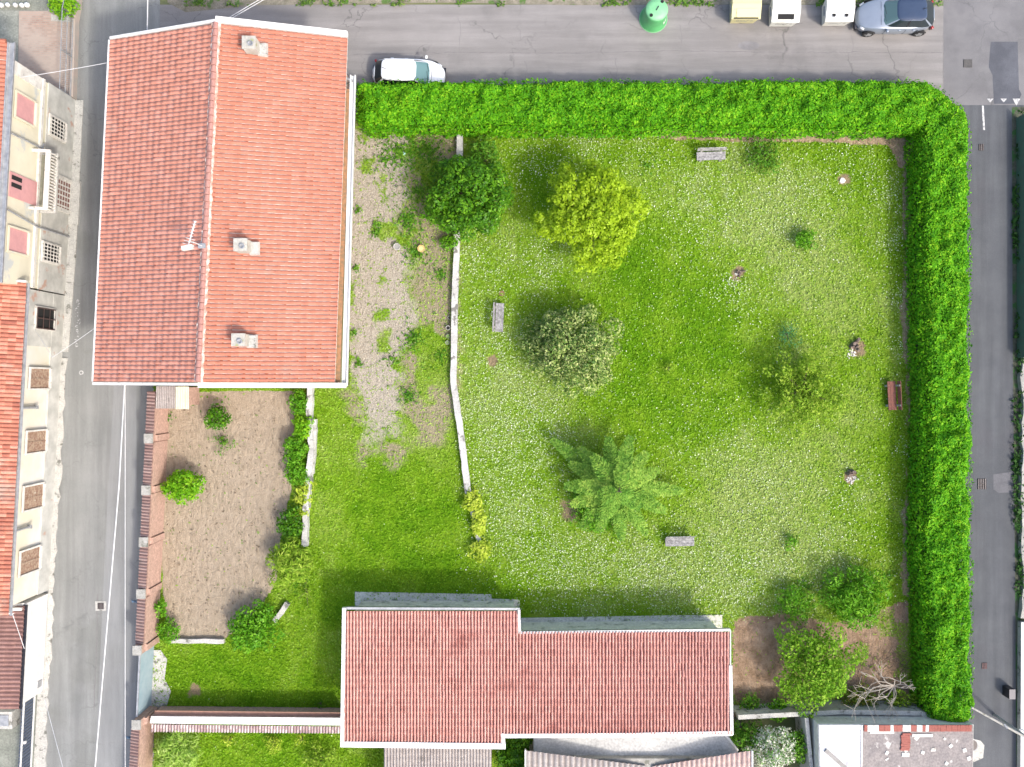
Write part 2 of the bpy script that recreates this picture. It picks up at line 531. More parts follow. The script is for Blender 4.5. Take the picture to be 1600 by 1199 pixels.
# illegible worn white lettering along the west street, with a small painted ring
rng = np.random.default_rng(5); mb = MB()
y = 468
while y < 541:
    h = rng.uniform(3, 6); x0 = 119 + rng.uniform(-2, 2)
    for s in range(3):
        xa, ya = x0 + rng.uniform(-1, 5), y + rng.uniform(0, h); xb, yb = x0 + rng.uniform(-1, 5), y + rng.uniform(0, h)
        d = math.hypot(xb - xa, yb - ya) + 0.01; nx, ny = -(yb - ya) / d * 0.45, (xb - xa) / d * 0.45
        mb.sheet(G((xa - nx, ya - ny), (xb - nx, yb - ny), (xb + nx, yb + ny), (xa + nx, ya + ny)), 0.004 + 0.0006 * s)
    y += h + 1.0
structure('n', mb.build('street_lettering', mat('worn_white_paint', (0.5, 0.5, 0.5), (0.35, 0.35, 0.35), 8)))
mb = MB(); a = np.linspace(0, 2 * math.pi, 17)
mb.add([gp(127 + 3.6 * math.cos(q), 583 + 3.6 * math.sin(q), 0.004) for q in a[:-1]] + [gp(127 + 1.9 * math.cos(q), 583 + 1.9 * math.sin(q), 0.004) for q in a[:-1]],
       [((i + 1) % 16, i, 16 + i, 16 + (i + 1) % 16) for i in range(16)])
structure('n', mb.build('painted_ring', M_line))

# ---- garden ground with region masks -------------------------------------
GARDEN = [(236, 600), (541, 600), (541, 205), (566, 160), (1430, 152), (1484, 208), (1486, 1120), (1150, 1120), (1150, 1300), (236, 1300)]
P_gravel = [(536, 190), (628, 205), (640, 250), (640, 330), (618, 375), (644, 420), (648, 500), (636, 560), (632, 620), (628, 690), (585, 718), (558, 690), (556, 600), (541, 560), (536, 300)]
P_dry = [(552, 190), (716, 205), (716, 600), (690, 700), (650, 690), (620, 740), (560, 730), (530, 600)]
P_plot = [(262, 636), (300, 612), (462, 610), (458, 700), (455, 770), (438, 850), (432, 910), (400, 960), (352, 997), (262, 997), (250, 850), (256, 700)]
P_se = [(1143, 966), (1225, 958), (1300, 975), (1420, 935), (1424, 1122), (1143, 1122)]
P_sand = [(1030, 205), (1425, 205), (1425, 260), (1405, 262), (1385, 228), (1030, 219)]
P_edge = [(1406, 230), (1425, 230), (1425, 940), (1402, 940), (1414, 640), (1404, 500)]

def blob(x, y, L):
    s = np.zeros(np.shape(x))
    for bx, by, r, a in L:
        s = s + a * np.exp(-((x - bx) ** 2 + (y - by) ** 2) / (r * r))
    return s
LUSH = [(1010, 500, 80, .9), (1120, 520, 80, .9), (1060, 590, 90, 1.0), (1100, 640, 70, .8), (1180, 640, 60, .5), (1010, 420, 60, .8), (960, 480, 40, .6), (1120, 450, 60, .6),
        (640, 800, 70, .9), (590, 760, 50, .6), (660, 860, 60, .8), (720, 800, 40, .4), (1140, 330, 30, .3), (840, 270, 60, .9), (1000, 370, 40, .7),
        (780, 430, 40, .3), (840, 650, 45, .5), (980, 640, 50, .9), (380, 1040, 90, .9), (300, 1060, 50, .6), (480, 1060, 60, .5), (520, 930, 50, .6), (1340, 300, 40, .4),
        (1385, 700, 40, .6), (1370, 830, 40, .8), (1050, 800, 40, .6), (1320, 580, 30, .3), (470, 1170, 120, .7), (820, 900, 60, .5), (1080, 250, 40, .3), (1330, 360, 30, .3), (620, 880, 90, .6)]
PALE = [(1230, 420, 120, .7), (1300, 470, 90, .6), (1180, 800, 130, .7), (1250, 870, 110, .7), (760, 380, 60, .6), (790, 600, 70, .8), (860, 640, 60, .5), (820, 780, 60, .5),
        (1150, 700, 80, .4), (1200, 330, 80, .6), (930, 890, 80, .5), (1050, 900, 90, .6), (1290, 680, 80, .5), (1130, 290, 60, .5), (680, 680, 60, .5), (540, 680, 50, .4), (455, 1000, 35, .6), (450, 1070, 30, .5),
        (700, 600, 40, .3), (1180, 760, 70, .4)]
FLOW = [(745, 400, 45, 1.0), (790, 580, 55, 1.0), (760, 660, 55, 1.1), (850, 650, 50, .8), (830, 720, 55, 1.0), (810, 800, 55, 1.3), (850, 870, 60, 1.1), (930, 880, 60, 1.0), (1010, 890, 60, .9),
        (1100, 890, 70, .8), (1180, 900, 70, .8), (760, 500, 45, .7), (820, 250, 50, .6), (900, 225, 45, .8), (980, 230, 45, .7), (840, 420, 40, 1.0), (1390, 300, 28, 1.2), (1395, 380, 25, 1.3), (1405, 460, 18, 1.2),
        (1405, 540, 16, 1.3), (1410, 700, 14, 1.0), (1130, 460, 22, .5), (1145, 440, 20, .6), (1200, 760, 60, .5), (1290, 860, 60, .6), (1230, 310, 70, .6), (1320, 250, 50, .7), (1100, 290, 60, .4), (1100, 340, 70, .4), (1180, 470, 40, .4),
        (1330, 770, 40, .4), (860, 380, 30, .5), (1020, 240, 30, .4), (1260, 380, 60, .3), (1160, 700, 60, .4), (1080, 700, 50, .3), (930, 610, 30, .3), (1160, 230, 30, .5), (760, 740, 30, .4)]

def regions(gx, gy):
    n1 = fbm(gx, gy, 40, 1) - 0.5; n2 = fbm(gx, gy, 14, 2) - 0.5
    j = n1 * 34 + n2 * 22
    R = {}
    R['gravel'] = sstep(-14, 18, polydist(gx, gy, P_gravel) + j * 1.3) * (1 - .5 * sstep(620, 720, gy))
    weeds = sstep(0.0, 0.14, fbm(gx, gy, 45, 6) - 0.50 + 0.10 * n2)
    R['dry'] = sstep(-14, 14, polydist(gx, gy, P_dry) + j) * (1 - 0.85 * weeds) * (1 - R['gravel'])
    R['gravel'] = R['gravel'] * (1 - 0.75 * sstep(0.10, 0.2, fbm(gx, gy, 26, 8) - 0.5 + 0.12 * n2))
    R['plot'] = sstep(-3, 3, polydist(gx, gy, P_plot) + j * 0.18)
    R['redsoil'] = sstep(-5, 5, polydist(gx, gy, P_se) + j * 0.3) * (1 - 0.5 * sstep(0.08, 0.2, fbm(gx, gy, 60, 9) - 0.5))
    R['sand'] = np.maximum(sstep(-3, 3, polydist(gx, gy, P_sand) + j * 0.25), 0.6 * sstep(-3, 3, polydist(gx, gy, P_edge) + j * 0.5 - 3))
    lush = blob(gx, gy, LUSH); pale = blob(gx, gy, PALE)
    R['tone'] = np.clip(0.50 + 0.34 * pale - 0.26 * np.minimum(lush, 1.1) + 0.6 * n1 + 0.45 * n2, 0, 1)
    bare = 0
    for bx, by, r in ((1150, 428, 9), (1340, 548, 9), (1328, 742, 8), (305, 1080, 9), (770, 566, 9), (1318, 284, 5), (890, 800, 14)):
        bare = np.maximum(bare, sstep(r * 1.5, r * 0.5, np.hypot(gx - bx, gy - by) + j * 0.8))
    R['bare'] = bare
    fl = blob(gx, gy, FLOW) * (0.5 + 1.3 * np.clip(n1 + n2 + 0.35, 0, 1)) + 0.10
    left = (gx < 712)
    R['flower'] = np.clip(fl, 0, 1.5) * np.where(left, 0.07, 1)
    return R

step = 5.0
xs = np.arange(236, 1501, step); ys = np.arange(120, 1301, step)
GX, GY = np.meshgrid(xs, ys, indexing='ij')
keep = inpoly(GX, GY, [(x + .01, y + .01) for x, y in GARDEN])
Rg = regions(GX, GY)
ny = len(ys)
V = np.stack([(GX - 800) / PPM, (600 - GY) / PPM, 0.006 + 0.0 * GX], -1)
soil = np.maximum(Rg['plot'], Rg['redsoil'])
V[..., 2] = 0.02 + 0.035 * (fbm(GX, GY, 16, 31) - 0.5) * (0.6 + soil)
V = V.reshape(-1, 3)
I = np.arange(len(xs) * ny).reshape(len(xs), ny)
F = np.stack([I[:-1, :-1], I[:-1, 1:], I[1:, 1:], I[1:, :-1]], -1).reshape(-1, 4)
kq = (keep[:-1, :-1] & keep[1:, 1:] & keep[:-1, 1:] & keep[1:, :-1]).reshape(-1)
F = F[kq]
m, t, b = nt('garden_ground')
def at(nm): return N(t, "ShaderNodeAttribute", attribute_name=nm).outputs["Fac"]
fine = noise(t, 9, 5, 0.7)
vf = noise(t, 28, 3, 0.75)
tone = math_(t, 'ADD', at('tone'), math_(t, 'MULTIPLY', math_(t, 'SUBTRACT', fine, 0.5), 0.7))
grass = ramp(t, tone, [(0.1, (0.10, 0.24, 0.006)), (0.4, (0.16, 0.29, 0.012)), (0.65, (0.205, 0.315, 0.035)), (0.95, (0.26, 0.33, 0.09))])
grass = mixc(t, 1.0, grass, ramp(t, vf, [(0.3, 0.7), (0.7, 1.25)]), 'MULTIPLY')
def sel(nm, col, soft=0.12, amp=0.7, tex=None):
    global grass
    f = math_(t, 'ADD', at(nm), math_(t, 'MULTIPLY', math_(t, 'SUBTRACT', fine, 0.5), amp))
    f = ramp(t, f, [(0.5 - soft, 0), (0.5 + soft, 1)])
    grass = mixc(t, f, grass, col)
grav = ramp(t, noise(t, 16, 3, 0.8), [(0.25, (0.23, 0.20, 0.155)), (0.5, (0.38, 0.345, 0.28)), (0.75, (0.54, 0.50, 0.42))])
sel('dry', ramp(t, vf, [(0.3, (0.20, 0.17, 0.10)), (0.7, (0.38, 0.34, 0.23))]), 0.35, 0.9)
sel('gravel', grav, 0.3, 0.9)
mp = N(t, "ShaderNodeMapping"); mp.inputs["Scale"].default_value = (2.2, 0.9, 1); mp.inputs["Rotation"].default_value = (0, 0, 0.1)
t.links.new(N(t, "ShaderNodeNewGeometry").outputs["Position"], mp.inputs["Vector"])
furrow = noise(t, 2.2, 6, 0.65, vec=mp.outputs[0])
sel('plot', mixc(t, ramp(t, furrow, [(0.35, 0), (0.65, 1)]), (0.41, 0.34, 0.255), (0.32, 0.262, 0.19)), 0.08, 0.4)
sel('redsoil', ramp(t, noise(t, 1.6, 6, 0.7), [(0.3, (0.20, 0.13, 0.08)), (0.55, (0.34, 0.24, 0.165)), (0.75, (0.44, 0.33, 0.24))]), 0.12, 0.8)
sel('sand', ramp(t, noise(t, 3, 5, 0.7), [(0.3, (0.25, 0.18, 0.11)), (0.7, (0.47, 0.36, 0.25))]), 0.12, 0.8)
sel('bare', (0.26, 0.20, 0.12), 0.3, 0.9)
t.links.new(grass, b.inputs["Base Color"]); b.inputs["Roughness"].default_value = 1.0; b.inputs["Specular IOR Level"].default_value = 0.1
hb = math_(t, 'ADD', noise(t, 12, 4, 0.7), math_(t, 'MULTIPLY', furrow, 1.6))
bump(t, b, hb, 1.0, 0.10)
lawn = npmesh('lawn_ground', V, F, m, origin=False, smooth=True,
              pattr={k: Rg[k].reshape(-1) for k in ('gravel', 'dry', 'plot', 'redsoil', 'sand', 'bare', 'tone')})
tag(lawn, kind='structure')

# grass tufts, flowers
GARD2 = [(x, y) for x, y in GARDEN]
def scatter(n, rng, box=(240, 205, 1424, 1290)):
    gx = rng.uniform(box[0], box[2], n); gy = rng.uniform(box[1], box[3], n)
    k = inpoly(gx, gy, GARD2)
    k &= ~((gx > 1150) & (gy > 1118)) & ~((gx > 600) & (gy > 1160)) & ~(inpoly(gx, gy, [(560, 955), (800, 955), (1125, 985), (1125, 1140), (560, 1140)]))
    return gx[k], gy[k]
rng = np.random.default_rng(3)
gx, gy = scatter(330000, rng)
Rr = regions(gx, gy)
p = (1 - 0.9 * Rr['gravel'] ** .7) * (1 - 0.6 * Rr['dry']) * (1 - 0.995 * sstep(0.2, 0.7, Rr['plot'])) * (1 - 0.97 * sstep(0.3, 0.7, Rr['redsoil'])) * (1 - 0.93 * sstep(0.2, 0.6, Rr['sand'])) * (1 - 0.95 * Rr['bare'])
k = rng.random(len(gx)) < p
gx, gy = gx[k], gy[k]; tone = Rr['tone'][k] + 0.25 * Rr['dry'][k]
C = np.stack([(gx - 800) / PPM, (600 - gy) / PPM, rng.uniform(0.03, 0.10, len(gx))], 1)
Nn = np.tile(np.array([[0, 0, 1.0]]), (len(gx), 1))
V, F = leaf_arrays(C, Nn, 0.13, rng, tilt=0.75, aspect=0.4)
M_grass = leafmat('grass_blades', [(0.0, (0.105, 0.25, 0.004)), (0.3, (0.185, 0.36, 0.01)), (0.6, (0.25, 0.42, 0.035)), (1.0, (0.35, 0.47, 0.11))], 0.25, 0.6, bigamt=0.0)
tag(npmesh('grass', V, F, M_grass, rnd=np.clip(tone + rng.normal(0, 0.16, len(gx)), 0, 1), origin=False), kind='stuff')

gx, gy = scatter(420000, rng)
Rr = regions(gx, gy)
p = Rr['flower'] * 0.42 * (1 - Rr['gravel']) * (1 - Rr['plot']) * (1 - Rr['redsoil']) * (1 - 0.8 * Rr['sand']) * (1 - Rr['bare'])
k = rng.random(len(gx)) < p
gx, gy = gx[k], gy[k]
C = np.stack([(gx - 800) / PPM, (600 - gy) / PPM, rng.uniform(0.12, 0.17, len(gx))], 1)
Nn = np.tile(np.array([[0, 0, 1.0]]), (len(gx), 1))
V, F = leaf_arrays(C, Nn, 0.05, rng, tilt=0.3, aspect=1.0, var=0.35)
M_fl = leafmat('clover_flowers', [(0.0, (0.32, 0.45, 0.14)), (0.5, (0.42, 0.53, 0.24)), (0.8, (0.58, 0.66, 0.42)), (1.0, (0.78, 0.79, 0.70))], 0.2, 0.8, bigamt=0.0)
tag(npmesh('clover_flowers', V, F, M_fl, rnd=rng.random(len(gx)), origin=False), kind='stuff')

# verge north of the street: dirt, rubble kerb and weeds
m = mat('verge_dirt', (0.24, 0.215, 0.17), (0.15, 0.14, 0.10), 2.5, 1.0, fine=12, bmp=0.5, spots=((0.07, 0.13, 0.03), 1.5, 0.55))
structure('n', MB().sheet(G((235, -300), (1474, -300), (1474, 10), (1300, 7), (900, 9), (700, 5), (400, 9), (290, 20), (262, 5)), 0.008).build('verge', m))
rng = np.random.default_rng(8)
gx = rng.uniform(262, 1470, 9000); gy = 11 - 40 * rng.random(9000) ** 1.4
k = (fbm(gx, gy, 60, 44) > 0.5); gx, gy = gx[k], gy[k]
C = np.stack([(gx - 800) / PPM, (600 - gy) / PPM, rng.uniform(0.03, 0.2, len(gx))], 1)
M_weed = leafmat('weeds', [(0.0, (0.04, 0.12, 0.01)), (0.5, (0.09, 0.2, 0.02)), (1.0, (0.22, 0.28, 0.08))], 0.2)
V, F = leaf_arrays(C, np.tile([[0, 0, 1.0]], (len(C), 1)), 0.14, rng)
tag(npmesh('verge_weeds', V, F, M_weed, rnd=rng.random(len(C)), origin=False), kind='stuff')
# east verge
m = mat('east_verge_soil', (0.05, 0.06, 0.035), (0.09, 0.09, 0.07), 1.5, 1.0, fine=10, spots=((0.03, 0.09, 0.02), 1.2, 0.5))
structure('n', MB().sheet(G((1581, 168), (1900, 168), (1900, 1500), (1590, 1500), (1588, 1200), (1586, 900), (1582, 500)), 0.006).build('east_verge', m))
gx = rng.uniform(1580, 1640, 7000); gy = rng.uniform(170, 980, 7000)
k = fbm(gx, gy, 50, 46) + (gx - 1574) / 80 > 0.62; gx, gy = gx[k], gy[k]
C = np.stack([(gx - 800) / PPM, (600 - gy) / PPM, rng.uniform(0.03, 0.35, len(gx))], 1)
V, F = leaf_arrays(C, np.tile([[0, 0, 1.0]], (len(C), 1)), 0.2, rng)
tag(npmesh('roadside_weeds', V, F, leafmat('dark_weeds', [(0.0, (0.015, 0.05, 0.008)), (1.0, (0.05, 0.13, 0.025))]), rnd=rng.random(len(C)), origin=False), kind='stuff')

# ================================================================ ROOF BUILDER
def tiled(name, A, B, Cc, D, nrib, ncourse, m, parent, rib='flat', amp=0.035, step_h=0.03, seed=0, keep=None, lift=0.0, wob=0.0):
    """A,B along the upper edge, D,C along the lower edge (D below A). Ribs run A->D."""
    A, B, Cc, D = (np.array(q, float) for q in (A, B, Cc, D))
    rng = np.random.default_rng(seed)
    if rib == 'flat':
        us = [0.0, 0.13, 0.19, 0.55, 0.95]; hs = [-1.0, -1.0, 0.75, 0.6, 0.75]
    else:
        us = [0.0, 0.14, 0.28, 0.46, 0.64, 0.78, 0.92]; hs = [-0.25, 0.0, 0.78, 1.0, 0.78, 0.0, -0.25]
    k = len(us)
    U = np.array([(i + u) / nrib for i in range(nrib) for u in us] + [1.0])
    HU = np.array(hs * nrib + [hs[0]])
    vs = [0.02, 0.5, 0.97]; hv = [0.0, 0.45, 1.0]
    Vv = np.array([(j + q) / ncourse for j in range(ncourse) for q in vs] + [1.0])
    HV = np.array(hv * ncourse + [1.0])
    n = np.cross(B - A, D - A); n /= np.linalg.norm(n)
    if n[2] < 0: n = -n
    along = (B - A) / np.linalg.norm(B - A)
    u = U[:, None, None]; v = Vv[None, :, None]
    P = (A * (1 - u) + B * u) * (1 - v) + (D * (1 - u) + Cc * u) * v
    ribi = np.minimum(np.arange(len(U)) // k, nrib - 1); cj = np.minimum(np.arange(len(Vv)) // 3, ncourse - 1)
    jit = rng.normal(0, 1, (nrib, ncourse))
    hh = amp * HU[:, None] + step_h * HV[None, :] + (0.12 if rib == 'flat' else 0.09) * amp * jit[ribi][:, cj] + lift
    P = P + n * hh[..., None]
    if wob:
        P = P + along * (wob * (jit[ribi][:, cj] * 0.6 + rng.normal(0, 1, nrib)[ribi][:, None] * 0.3))[..., None]
    I = np.arange(len(U) * len(Vv)).reshape(len(U), len(Vv))
    F = np.stack([I[:-1, :-1], I[1:, :-1], I[1:, 1:], I[:-1, 1:]], -1).reshape(-1, 4)
    rr = rng.random((nrib, ncourse)); R = np.broadcast_to(rr[ribi[:-1]][:, cj[:-1]], (len(U) - 1, len(Vv) - 1)).reshape(-1)
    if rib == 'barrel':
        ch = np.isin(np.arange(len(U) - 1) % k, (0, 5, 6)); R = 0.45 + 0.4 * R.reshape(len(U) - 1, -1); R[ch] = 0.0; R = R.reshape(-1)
    V = P.reshape(-1, 3)
    if keep is not None:
        cen = V[F].mean(1); kk = keep(cen); F = F[kk]; R = R[kk]
    o = npmesh(name, V, F, m, parent, rnd=R, origin=parent is None)
    if o.data.polygons[0].normal.z < 0: o.data.flip_normals()
    return o

T_main_w = tilemat('sun_balanced_orange_tiles', (0.48, 0.205, 0.145), (0.52, 0.225, 0.16), (0.57, 0.265, 0.20), (0.38, 0.27, 0.21), 0.60, 0.45)  # painted paler than the east slope to make up for its weaker sunlight
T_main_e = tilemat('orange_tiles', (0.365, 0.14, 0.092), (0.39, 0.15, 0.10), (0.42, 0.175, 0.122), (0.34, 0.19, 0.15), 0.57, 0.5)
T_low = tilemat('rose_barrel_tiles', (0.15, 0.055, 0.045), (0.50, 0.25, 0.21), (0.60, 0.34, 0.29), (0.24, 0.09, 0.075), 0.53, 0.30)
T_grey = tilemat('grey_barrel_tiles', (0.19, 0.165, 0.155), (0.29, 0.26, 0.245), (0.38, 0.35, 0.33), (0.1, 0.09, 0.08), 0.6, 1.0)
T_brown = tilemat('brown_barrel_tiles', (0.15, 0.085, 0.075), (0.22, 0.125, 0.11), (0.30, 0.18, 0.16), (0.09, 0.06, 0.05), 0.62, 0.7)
T_west = tilemat('mixed_red_tiles', (0.28, 0.10, 0.07), (0.42, 0.165, 0.11), (0.56, 0.25, 0.18), (0.36, 0.27, 0.22), 0.54, 0.5)
T_wall = tilemat('mossy_wall_tiles', (0.17, 0.11, 0.10), (0.27, 0.17, 0.15), (0.42, 0.32, 0.29), (0.12, 0.1, 0.09), 0.55, 2.0)

# ================================================================ MAIN HOUSE
M_brickwall = mat('old_pink_plaster', (0.42, 0.28, 0.22), (0.3, 0.2, 0.16), 2, 0.95, fine=10)
HZ, RZ = 5.5, 7.2
house = empty('house', gp(390, 590, 0), 'two storey house with a big orange tiled gable roof, three grey chimneys and an aerial', 'house')
WN, WS = ip(173, 63, HZ), ip(147, 597, HZ)
EN, ES = ip(543, 60, HZ), ip(523, 598, HZ)
RN, RS = ip(338, 37, RZ), ip(310, 598, RZ)
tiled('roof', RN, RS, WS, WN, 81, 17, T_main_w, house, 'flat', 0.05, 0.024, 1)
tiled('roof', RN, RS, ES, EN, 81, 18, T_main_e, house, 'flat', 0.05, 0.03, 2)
# walls set in under wide eaves
ov = 0.85
def inset(a, b2, c2, d2, k):
    pts = [Vector((q.x, q.y)) for q in (a, b2, c2, d2)]; cen = sum(pts, Vector((0, 0))) / 4
    return [(q.x + (k if q.x < cen.x else -k), q.y + (0.3 if q.y < cen.y else -0.3)) for q in pts]
wl = inset(WN, WS, ES, EN, ov)
mb = MB(); mb.prism(wl, 0, HZ - 0.35)
mb.build('wall', M_brickwall, house)
# gable infill up to the ridge + soffit deck
mb = MB()
d = Vector((0, 0, -0.12))
mb.hexa([WN + d, WS + d, RS + d, RN + d], [WN + d * .2, WS + d * .2, RS + d * .2, RN + d * .2])
mb.hexa([RN + d, RS + d, ES + d, EN + d], [RN + d * .2, RS + d * .2, ES + d * .2, EN + d * .2])
o = mb.build('eaves_board', MT['offwhite'], house)
for yy, (aa, bb, cc) in ((0.35, (WS, RS, ES)), (-0.35, (WN, RN, EN))):
    e = Vector((0, yy, 0)); f = Vector((0, yy * 1.5, 0)); dz = Vector((0, 0, -0.14))
    a1 = aa + Vector((ov, 0, 0)) + dz; c1 = cc - Vector((ov, 0, 0)) + dz; r1 = bb + dz
    a1.z += 0.15; c1.z += 0.15
    n0 = [a1 + e, c1 + e, r1 + e, a1 + f, c1 + f, r1 + f]
    n0[0].z = n0[0].z; lo = [Vector((q.x, q.y, HZ - 0.36)) for q in (n0[0], n0[1], n0[3], n0[4])]
    mb = MB().add([lo[0], lo[1], n0[1], n0[2], n0[0], lo[2], lo[3], n0[4], n0[5], n0[3]], [(0, 1, 2, 3, 4), (9, 8, 7, 6, 5), (0, 5, 6, 1), (1, 6, 7, 2), (2, 7, 8, 3), (3, 8, 9, 4), (4, 9, 5, 0)])
    mb.build('gable', M_brickwall, house)
# white verge boards
def bargeboard(p, q, wd, h, parent, name='verge_board', up=0.1, m=None):
    mb = MB(); p = Vector(p); q = Vector(q); dd = Vector((q.x - p.x, q.y - p.y, 0)).normalized(); n = Vector((-dd.y, dd.x, 0)) * wd / 2
    lo, hi = Vector((0, 0, up - h)), Vector((0, 0, up))
    mb.hexa([p - n + lo, q - n + lo, q + n + lo, p + n + lo], [p - n + hi, q - n + hi, q + n + hi, p + n + hi])
    return mb.build(name, m or MT['white'], parent)
UPN = Vector((0, 0.16, 0))
bargeboard(RN + UPN, EN + UPN, 0.30, 0.3, house, up=0.13)
bargeboard(WN + Vector((0, .06, 0)), RN + Vector((0, .10, 0)), 0.12, 0.3, house, up=0.13)
bargeboard(WS - Vector((0.05, .10, 0)), RS - Vector((0, .10, 0)), 0.14, 0.25, house, up=0.1, m=MT['offwhite'])
bargeboard(RS - Vector((0, .14, 0)), ES + Vector((0.55, -.16, -0.1)), 0.26, 0.25, house, up=0.1, m=MT['offwhite'])
bargeboard(WN - Vector((0.07, 0, 0)), WS - Vector((0.07, 0, 0)), 0.09, 0.12, house, 'gutter', up=0.03)
# east eaves: terracotta drip course, black gap, white box gutter
e1 = ip(550, 124, 5.2); e2 = ip(533, 603, 5.2)
M_drip = mat('rusty_drip_course', (0.34, 0.17, 0.08), (0.2, 0.13, 0.07), 6, 0.9, lo=.4, hi=.6)
g1 = ip(551, 118, 5.25); g2 = ip(538, 604, 5.25)
bargeboard(ip(543, 140, 5.28), ip(527, 600, 5.28), 0.26, 0.1, house, 'drip_course', up=0.0, m=M_drip)
mb = MB()
dv = (g2 - g1).normalized(); nn = Vector((-dv.y, dv.x, 0))
if nn.x < 0: nn = -nn
for off in (-0.10, 0.13):
    mb.bar((g1 + nn * off)[:2], (g2 + nn * off)[:2], 0.05, 5.1, 5.30)
mb.bar(g1[:2], g2[:2], 0.2, 5.1, 5.13)
mb.build('gutter', MT['white'], house)
mb = MB(); q = ip(550, 126, 5.2); mb.tube(q + Vector((-.3, .1, 0)), q + Vector((0.02, -.05, 0)), 0.07); mb.tube(q + Vector((0, -.05, 0)), Vector((q.x - 0.7, q.y - .05, 4.4)), 0.05); mb.tube(Vector((q.x - 0.7, q.y - .05, 4.4)), Vector((q.x - 0.7, q.y - .05, 0)), 0.05)
mb.build('downpipe', MT['zinc'], house)
# ridge caps with mortar
mb = MB(); mb2 = MB(); rng = np.random.default_rng(4)
nc = 50
for i in range(nc):
    p = RN.lerp(RS, i / nc); q = RN.lerp(RS, (i + 0.93) / nc); up = Vector((0, 0, 0.07 + 0.01 * rng.normal()))
    mb.tube(p + up, q + up + Vector((0, 0, 0.03)), 0.12, 0.145, 10)
    pass
mb.build('ridge_cap', tilemat('ridge_tiles', (0.38, 0.2, 0.17), (0.42, 0.23, 0.19), (0.45, 0.26, 0.22)), house)
M_mortar = mat('lime_mortar', (0.56, 0.52, 0.47), (0.42, 0.27, 0.21), 4, lo=.42, hi=.56)
for sx in (1, -1):
    vs = []; n = 160
    for i in range(n):
        p = RN.lerp(RS, i / (n - 1)); wd = .03 + .045 * rng.random() + (.02 if sx > 0 else 0); x = .15 * sx + .012 * rng.normal()
        vs += [p + Vector((x - wd, 0, -.02)), p + Vector((x + wd, 0, -.04)), p + Vector((x + wd * .6, 0, .055)), p + Vector((x - wd * .6, 0, .06))]
    MB().add(vs, [(4 * i + k, 4 * i + 4 + k, 4 * i + 4 + (k + 1) % 4, 4 * i + (k + 1) % 4) for i in range(n - 1) for k in range(4)]).build('ridge_mortar', M_mortar, house)
# chimneys
M_ch = mat('chimney_concrete', (0.44, 0.42, 0.37), (0.33, 0.32, 0.28), 3, 0.95, fine=12, bmp=0.3, spots=((0.28, 0.3, 0.16), 3, 0.6))
def roofz_e(x, y):
    p = Vector((x, y)); tt = (x - RN.x) / (EN.x - RN.x); return RZ + (HZ - RZ) * tt
for k, (px, py) in enumerate([(391, 75), (379, 387), (376, 533)]):
    c = ip(px + 4, py, 6.9); z0 = roofz_e(c.x, c.y)
    ch = empty('chimney', (c.x, c.y, z0), None); ch.parent = house; ch.location = Vector((c.x, c.y, z0)) - house.location
    mb = MB(); mb.box((c.x, c.y, z0 + 0.2), (0.62, 0.58, 0.9)); mb.build('stack', M_ch, ch)
    mb = MB(); mb.box((c.x + .42, c.y - .03, z0 - 0.02), (0.5, 0.66, 0.22), taper=.85); mb.build('flashing', MT['pale_concrete'], ch)
    mb = MB()
    for sx in (-.2, .2):
        for sy in (-.2, .2): mb.box((c.x + sx, c.y + sy, z0 + 0.72), (0.09, 0.09, 0.14))
    mb.box((c.x, c.y, z0 + 0.82), (0.66, 0.62, 0.07)); mb.build('cap', M_ch, ch)
    mb = MB(); mb.lathe((c.x + .1, c.y - .08, z0 + .855), [(0.13, 0), (0.13, .1), (.09, .1), (.09, 0.02)], 14); mb.build('flue', MT['zinc'], ch)
# aerial
a0 = ip(318, 386, 7.2)
aer = empty('aerial', a0, 'white television aerial on a thin mast near the roof ridge', 'aerial')
mb = MB(); mb.tube(a0, a0 + Vector((0, 0, 1.8)), 0.022); mb.build('mast', MT['white'], aer)
mb = MB(); top = a0 + Vector((-0.05, 0.02, 1.7)); dirv = Vector((0.28, 1.0, 0)).normalized(); pr = Vector((-dirv.y, dirv.x, 0))
mb.tube(top - dirv * .25, top + dirv * 0.95, 0.03)
for i in range(9):
    c = top + dirv * (-0.2 + 0.14 * i); L = 0.09 if i > 2 else 0.28 - 0.03 * i
    mb.tube(c - pr * L, c + pr * L, 0.014, n=5)
mb.build('boom', MT['white'], aer)
mb = MB(); mb.box(tuple(top - dirv * .35), (0.5, 0.2, 0.28), rz=.2); mb.build('reflector', MT['offwhite'], aer)
mb = MB(); mb.box((a0.x, a0.y, 7.38), (0.35, 0.24, 0.16)); mb.build('bracket', MT['zinc'], aer)

# ================================================================ LOW HOUSE (south)
def lz(y): return 2.55 + (ip(0, 952, 2.55).y - y) * 0.135
def lip(px, py):
    z = 2.6
    for _ in range(4):
        q = ip(px, py, z); z = lz(q.y)
    return ip(px, py, z)
low = empty('low_house', gp(800, 1020, 0), 'long low house with a rose coloured barrel tile roof and white fascia', 'house')
poly = [lip(*q)[:2] for q in ((540, 953), (808, 954), (812, 990), (1140, 987), (1143, 1145), (786, 1150), (784, 1163), (538, 1160))]
A = lip(536, 950); Bq = lip(1145, 950); Cq = lip(1145, 1170); Dq = lip(536, 1170)
tiled('roof', A, Bq, Cq, Dq, 122, 20, T_low, low, 'barrel', 0.085, 0.03, 5, keep=lambda c: inpoly(c[:, 0], c[:, 1], poly), wob=0.008)
mb = MB()
pin = [lip(*q)[:2] for q in ((553, 957), (803, 957), (806, 993), (1128, 991), (1130, 1138), (780, 1142), (778, 1150), (551, 1150))]
wv = [(p[0], p[1], 0) for p in pin] + [(p[0], p[1], lz(p[1]) - 0.08) for p in pin]
n8 = 8
mb.add(wv, [tuple(range(8, 16))] + [(i, (i + 1) % 8, 8 + (i + 1) % 8, 8 + i) for i in range(8)])
